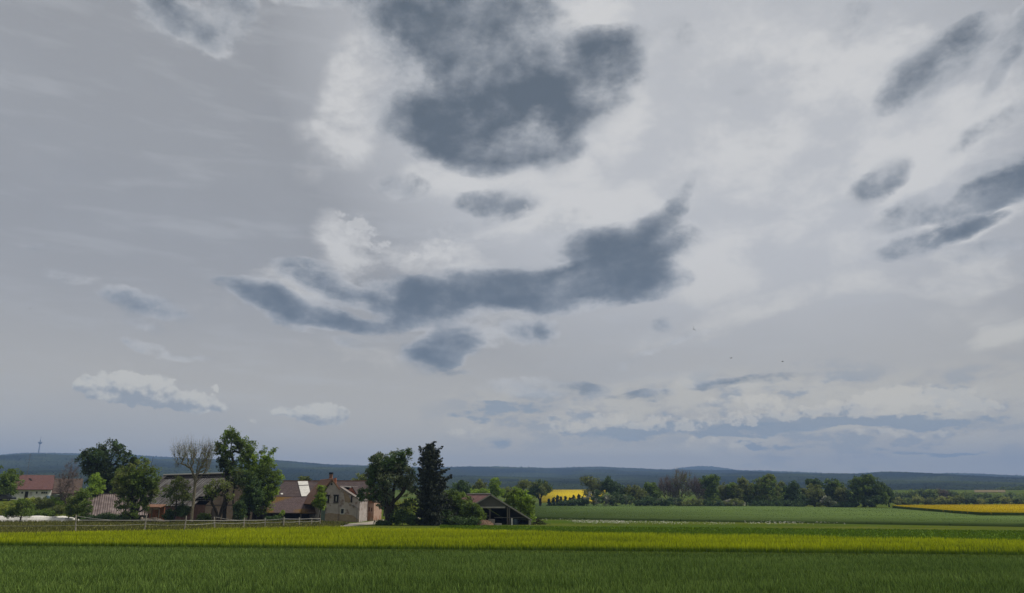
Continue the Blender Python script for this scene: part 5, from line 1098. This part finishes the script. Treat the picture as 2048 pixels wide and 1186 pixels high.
# ---- hedgerow across the field
g = 'hedgerow across the far wheat field'
H = [  # name, label, base px, d, lobes, leaf, K, per, twigs, bark
 ('tree','sparse olive tree at the left end of the hedgerow',1188,338,[(1180,966,18,13),(1196,972,16,14),(1172,960,10,8),(1185,985,22,12)],['olive','brown'],210,14,3,'dark'),
 ('tree','dark green bushy tree with pointed top second in the hedgerow',1226,336,[(1226,975,14,14),(1218,962,6,8),(1238,982,14,12),(1212,972,7,10)],'dark',150,38,0,'dark'),
 ('tree','brown budding low tree left of the bright green hedgerow tree',1274,336,[(1272,988,20,16),(1262,980,14,10),(1284,996,14,14)],'brown',170,22,2,'dark'),
 ('tree','bright green tree top between brown and purple hedgerow trees',1305,340,[(1303,980,13,14),(1310,990,13,14),(1298,972,7,7)],'mid',150,38,0,'dark'),
 ('bare_tree','purplish leafless tree left of the tall leafless pair',1336,342,[(1334,972,14,15),(1342,985,14,14),(1324,980,8,10)],'russet',140,2,8,'red'),
 ('bare_tree','tallest leafless tree with fanned grey boughs in the hedgerow',1364,342,[(1365,960,19,18),(1355,972,14,16),(1376,974,14,18),(1365,985,18,14)],'olive',170,4,10,'grey'),
 ('bare_tree','purplish leafless tree right of the tallest leafless tree',1396,341,[(1394,975,14,17),(1402,988,12,14)],'russet',140,2,8,'red'),
 ('tree','dark green upright tree with flat bushy head on a clear trunk',1424,334,[(1420,962,18,12),(1430,958,14,9),(1412,968,10,8),(1424,980,14,14),(1424,1000,16,12)],['mid','dark'],210,34,0,'dark'),
 ('tree','brownish tree right behind the flat headed tree',1450,338,[(1450,985,14,18),(1456,998,14,14)],'brown',130,26,2,'dark'),
 ('tree','olive green tree fourth from the flat headed tree with feathery top',1474,335,[(1472,982,15,16),(1478,998,18,14),(1465,975,8,8)],['olive','mid'],150,34,0,'dark'),
 ('tree','grey green tree just left of the broad rounded one',1492,337,[(1492,972,14,16),(1496,990,16,18),(1486,962,7,7)],['olive','brown'],160,34,0,'dark'),
 ('tree','broad rounded green tree, the fullest in the middle of the hedgerow',1534,332,[(1532,970,24,18),(1520,985,20,20),(1545,988,20,20),(1535,1000,28,13),(1540,958,14,9)],['mid','olive'],330,40,0,'dark'),
 ('tree','slim green tree behind the right shoulder of the broad rounded one',1564,345,[(1562,975,9,14),(1566,988,12,14)],'olive',90,34,0,'dark'),
 ('tree','dark narrow tree pair left of the brown olive hedgerow tree',1586,333,[(1576,985,11,16),(1590,978,10,16),(1584,998,18,14)],'dark',190,38,0,'dark'),
 ('tree','dark crown peeping over the brown olive hedgerow tree',1630,346,[(1628,966,13,9),(1638,972,10,8)],'dark',90,38,0,'dark'),
 ('tree','brown olive rounded tree in the right half of the hedgerow',1628,332,[(1626,984,20,18),(1634,998,20,14),(1618,996,16,14)],['olive','brown'],240,36,0,'dark'),
 ('bush','dark evergreen bush before the gap left of the brown olive tree',1604,330,[(1604,1001,15,12),(1596,1006,14,8)],'dark',110,40,0,'dark'),
 ('tree','green tree between the brown olive one and the great dark one',1668,336,[(1664,972,14,13),(1678,972,14,12),(1668,990,18,16)],['mid','dark'],200,36,0,'dark'),
 ('tree','reddish brown low tree in front of the great dark one',1688,332,[(1686,990,14,15),(1692,1002,14,12)],'brown',120,32,0,'dark'),
 ('tree','great dark rounded tree, largest of the hedgerow near its right end',1738,326,[(1735,970,30,18),(1718,985,22,20),(1755,985,24,22),(1738,1000,34,16),(1740,958,14,9),(1722,968,16,12)],['dark','mid'],430,40,0,'dark'),
 ('tree','small dark tree on a thin trunk closing the hedgerow at its right end',1777,328,[(1776,985,12,14),(1772,996,10,10),(1780,994,8,10)],'dark',110,38,0,'dark'),
]
for nm, l, b, d, lo, m, K, per, tw, bk in H:
    lo = [(x, y, rx*1.14, ry*1.04) for x, y, rx, ry in lo]
    T(nm, l, 'tree' if nm != 'bush' else 'bush', b, d, lo, m, bk, K=int(K*1.35), per=int(per*1.1), rc=1.05, ls=.27, tr=.28, twigs=tw, group=g, minr=.04, shell=.5, steep=(1.0 if nm == 'bare_tree' else 0), sag=(0 if nm == 'bare_tree' else .12), twl=(1.5 if nm == 'bare_tree' else 1))
g = 'bushes at the foot of the hedgerow'
for l, b, lo, m in [
 ('white flowering dark bush at the left end of the hedgerow foot',1196,[(1192,996,24,15),(1215,1000,18,11)],['dark','blossom']),
 ('dark spreading bush right of the white flowering one',1236,[(1232,998,22,13),(1252,1000,16,10)],['dark','grey']),
 ('dark bush below the bright green hedgerow tree',1300,[(1298,1002,22,9),(1280,1006,16,6)],'dark'),
 ('low dark bush below the purplish leafless tree on the left',1335,[(1330,1004,24,8),(1350,1002,14,9)],['dark','grey']),
 ('low olive bush below the tallest leafless tree',1372,[(1370,1007,24,6),(1392,1006,18,7)],'olive'),
 ('green bush below the flat headed tree',1412,[(1410,1007,20,7),(1434,1008,18,7)],['dark','olive']),
 ('grey green bush with pale blossom left of the fullest rounded tree',1472,[(1470,1006,22,8),(1452,1008,16,6)],['olive','blossom']),
 ('dark bush below the fullest rounded tree',1530,[(1520,1008,26,7),(1552,1008,20,7)],'dark'),
 ('dark bush below the dark narrow tree pair',1580,[(1576,1008,20,7),(1594,1010,14,5)],'dark'),
 ('pale blossoming bush right of the brown olive tree',1656,[(1654,1002,10,9),(1662,1008,10,6)],['grey','blossom']),
 ('dark bush left of the great dark tree foot',1690,[(1684,1010,22,5),(1704,1008,14,7)],'dark'),
 ('low dark thicket at the left end before the central rapeseed',1152,[(1150,1004,18,6),(1130,1006,16,4),(1168,1002,12,8)],'dark')]:
    bush(l, b, 326, lo, m, K=120, rc=.95, ls=.26, group=g)
# young conifers before the central rapeseed
g = 'young conifers before the central rapeseed'
for i, (px, tp) in enumerate(((1098,996),(1107,993),(1115,990),(1122,994),(1131,991),(1140,994),(1147,989),(1158,988),(1165,993))):
    w = ('first','second','third','fourth','fifth','sixth','seventh','eighth','last')[i]
    spruce('young_conifer', f'{w} young dark conifer from the left before the central rapeseed', px, 334, [(tp,.6,.6),(tp+6,3,3),(1010,4.5,4.5)], 'pine', nb=6, whorl=.5, ls=.22, group=g, tr=.1)
# ---- far right woods
g = 'distant trees beyond the right rapeseed field'
r = random.Random(9)
F1 = [(1800,984,14,'fard'),(1822,981,16,'farm'),(1842,979,15,'fard'),(1862,977,17,'farm'),(1884,978,15,'russet'),(1904,980,16,'fard'),(1926,983,15,'farm'),(1948,984,15,'fard'),(1972,987,16,'fard'),(1996,988,14,'farm'),(2018,986,16,'fard'),(2040,988,14,'farm'),(2062,986,16,'fard')]
lab1 = ['blue grey','dull green','dark','highest rounded','rusty','dark rounded','green','dark broad','dark low','green low','dark wide','green rounded','dark outermost']
for i, (px, tp, w, m) in enumerate(F1):
    T('distant_tree', f'{lab1[i]} tree in back row of far right wood, ' + ('leftmost' if i == 0 else ('cut off by the right edge' if i >= 11 else f'number {i+1} from left')), 'tree', px, 470, [(px,tp+10,w,10),(px-6,tp+16,w,10),(px+7,tp+15,w*.9,10)], m, K=95, per=30, rc=1.6, ls=.42, tr=.3, group=g, minr=.06)
F2 = [(1795,994,'faro'),(1816,995,'farm'),(1836,991,'faro'),(1858,996,'brown'),(1882,993,'faro'),(1904,994,'faro'),(1918,990,'brown'),(1938,991,'fard'),(1958,997,'faro'),(1984,992,'farm'),(2012,994,'faro'),(2036,993,'farm')]
lab2 = ['pale olive','green','pale round','brownish','pale olive round','yellowish','brown leaning','dark small','pale low','green round','pale spreading','green edge']
for i, (px, tp, m) in enumerate(F2):
    T('orchard_tree', f'{lab2[i]} orchard tree behind the right rapeseed field, ' + ('leftmost' if i == 0 else ('nearest the right edge' if i == 11 else f'number {i+1} from the left')), 'tree', px, 410, [(px,tp+7,11,7),(px-5,tp+10,8,6),(px+6,tp+10,8,6)], m, K=60, per=30, rc=1.2, ls=.34, tr=.2, group='orchard trees behind the right rapeseed field', minr=.05)
for i, px in enumerate((2010, 2034)):
    T('distant_tree', ('bluish far tree clump over the fallow strip' if i == 0 else 'bluish far tree clump at the right edge over the fallow strip'), 'tree', px, 800, [(px,980,16,6),(px+8,978,10,6)], 'fard', K=50, per=26, rc=2.4, ls=.7, tr=.4, group=g, minr=.1)
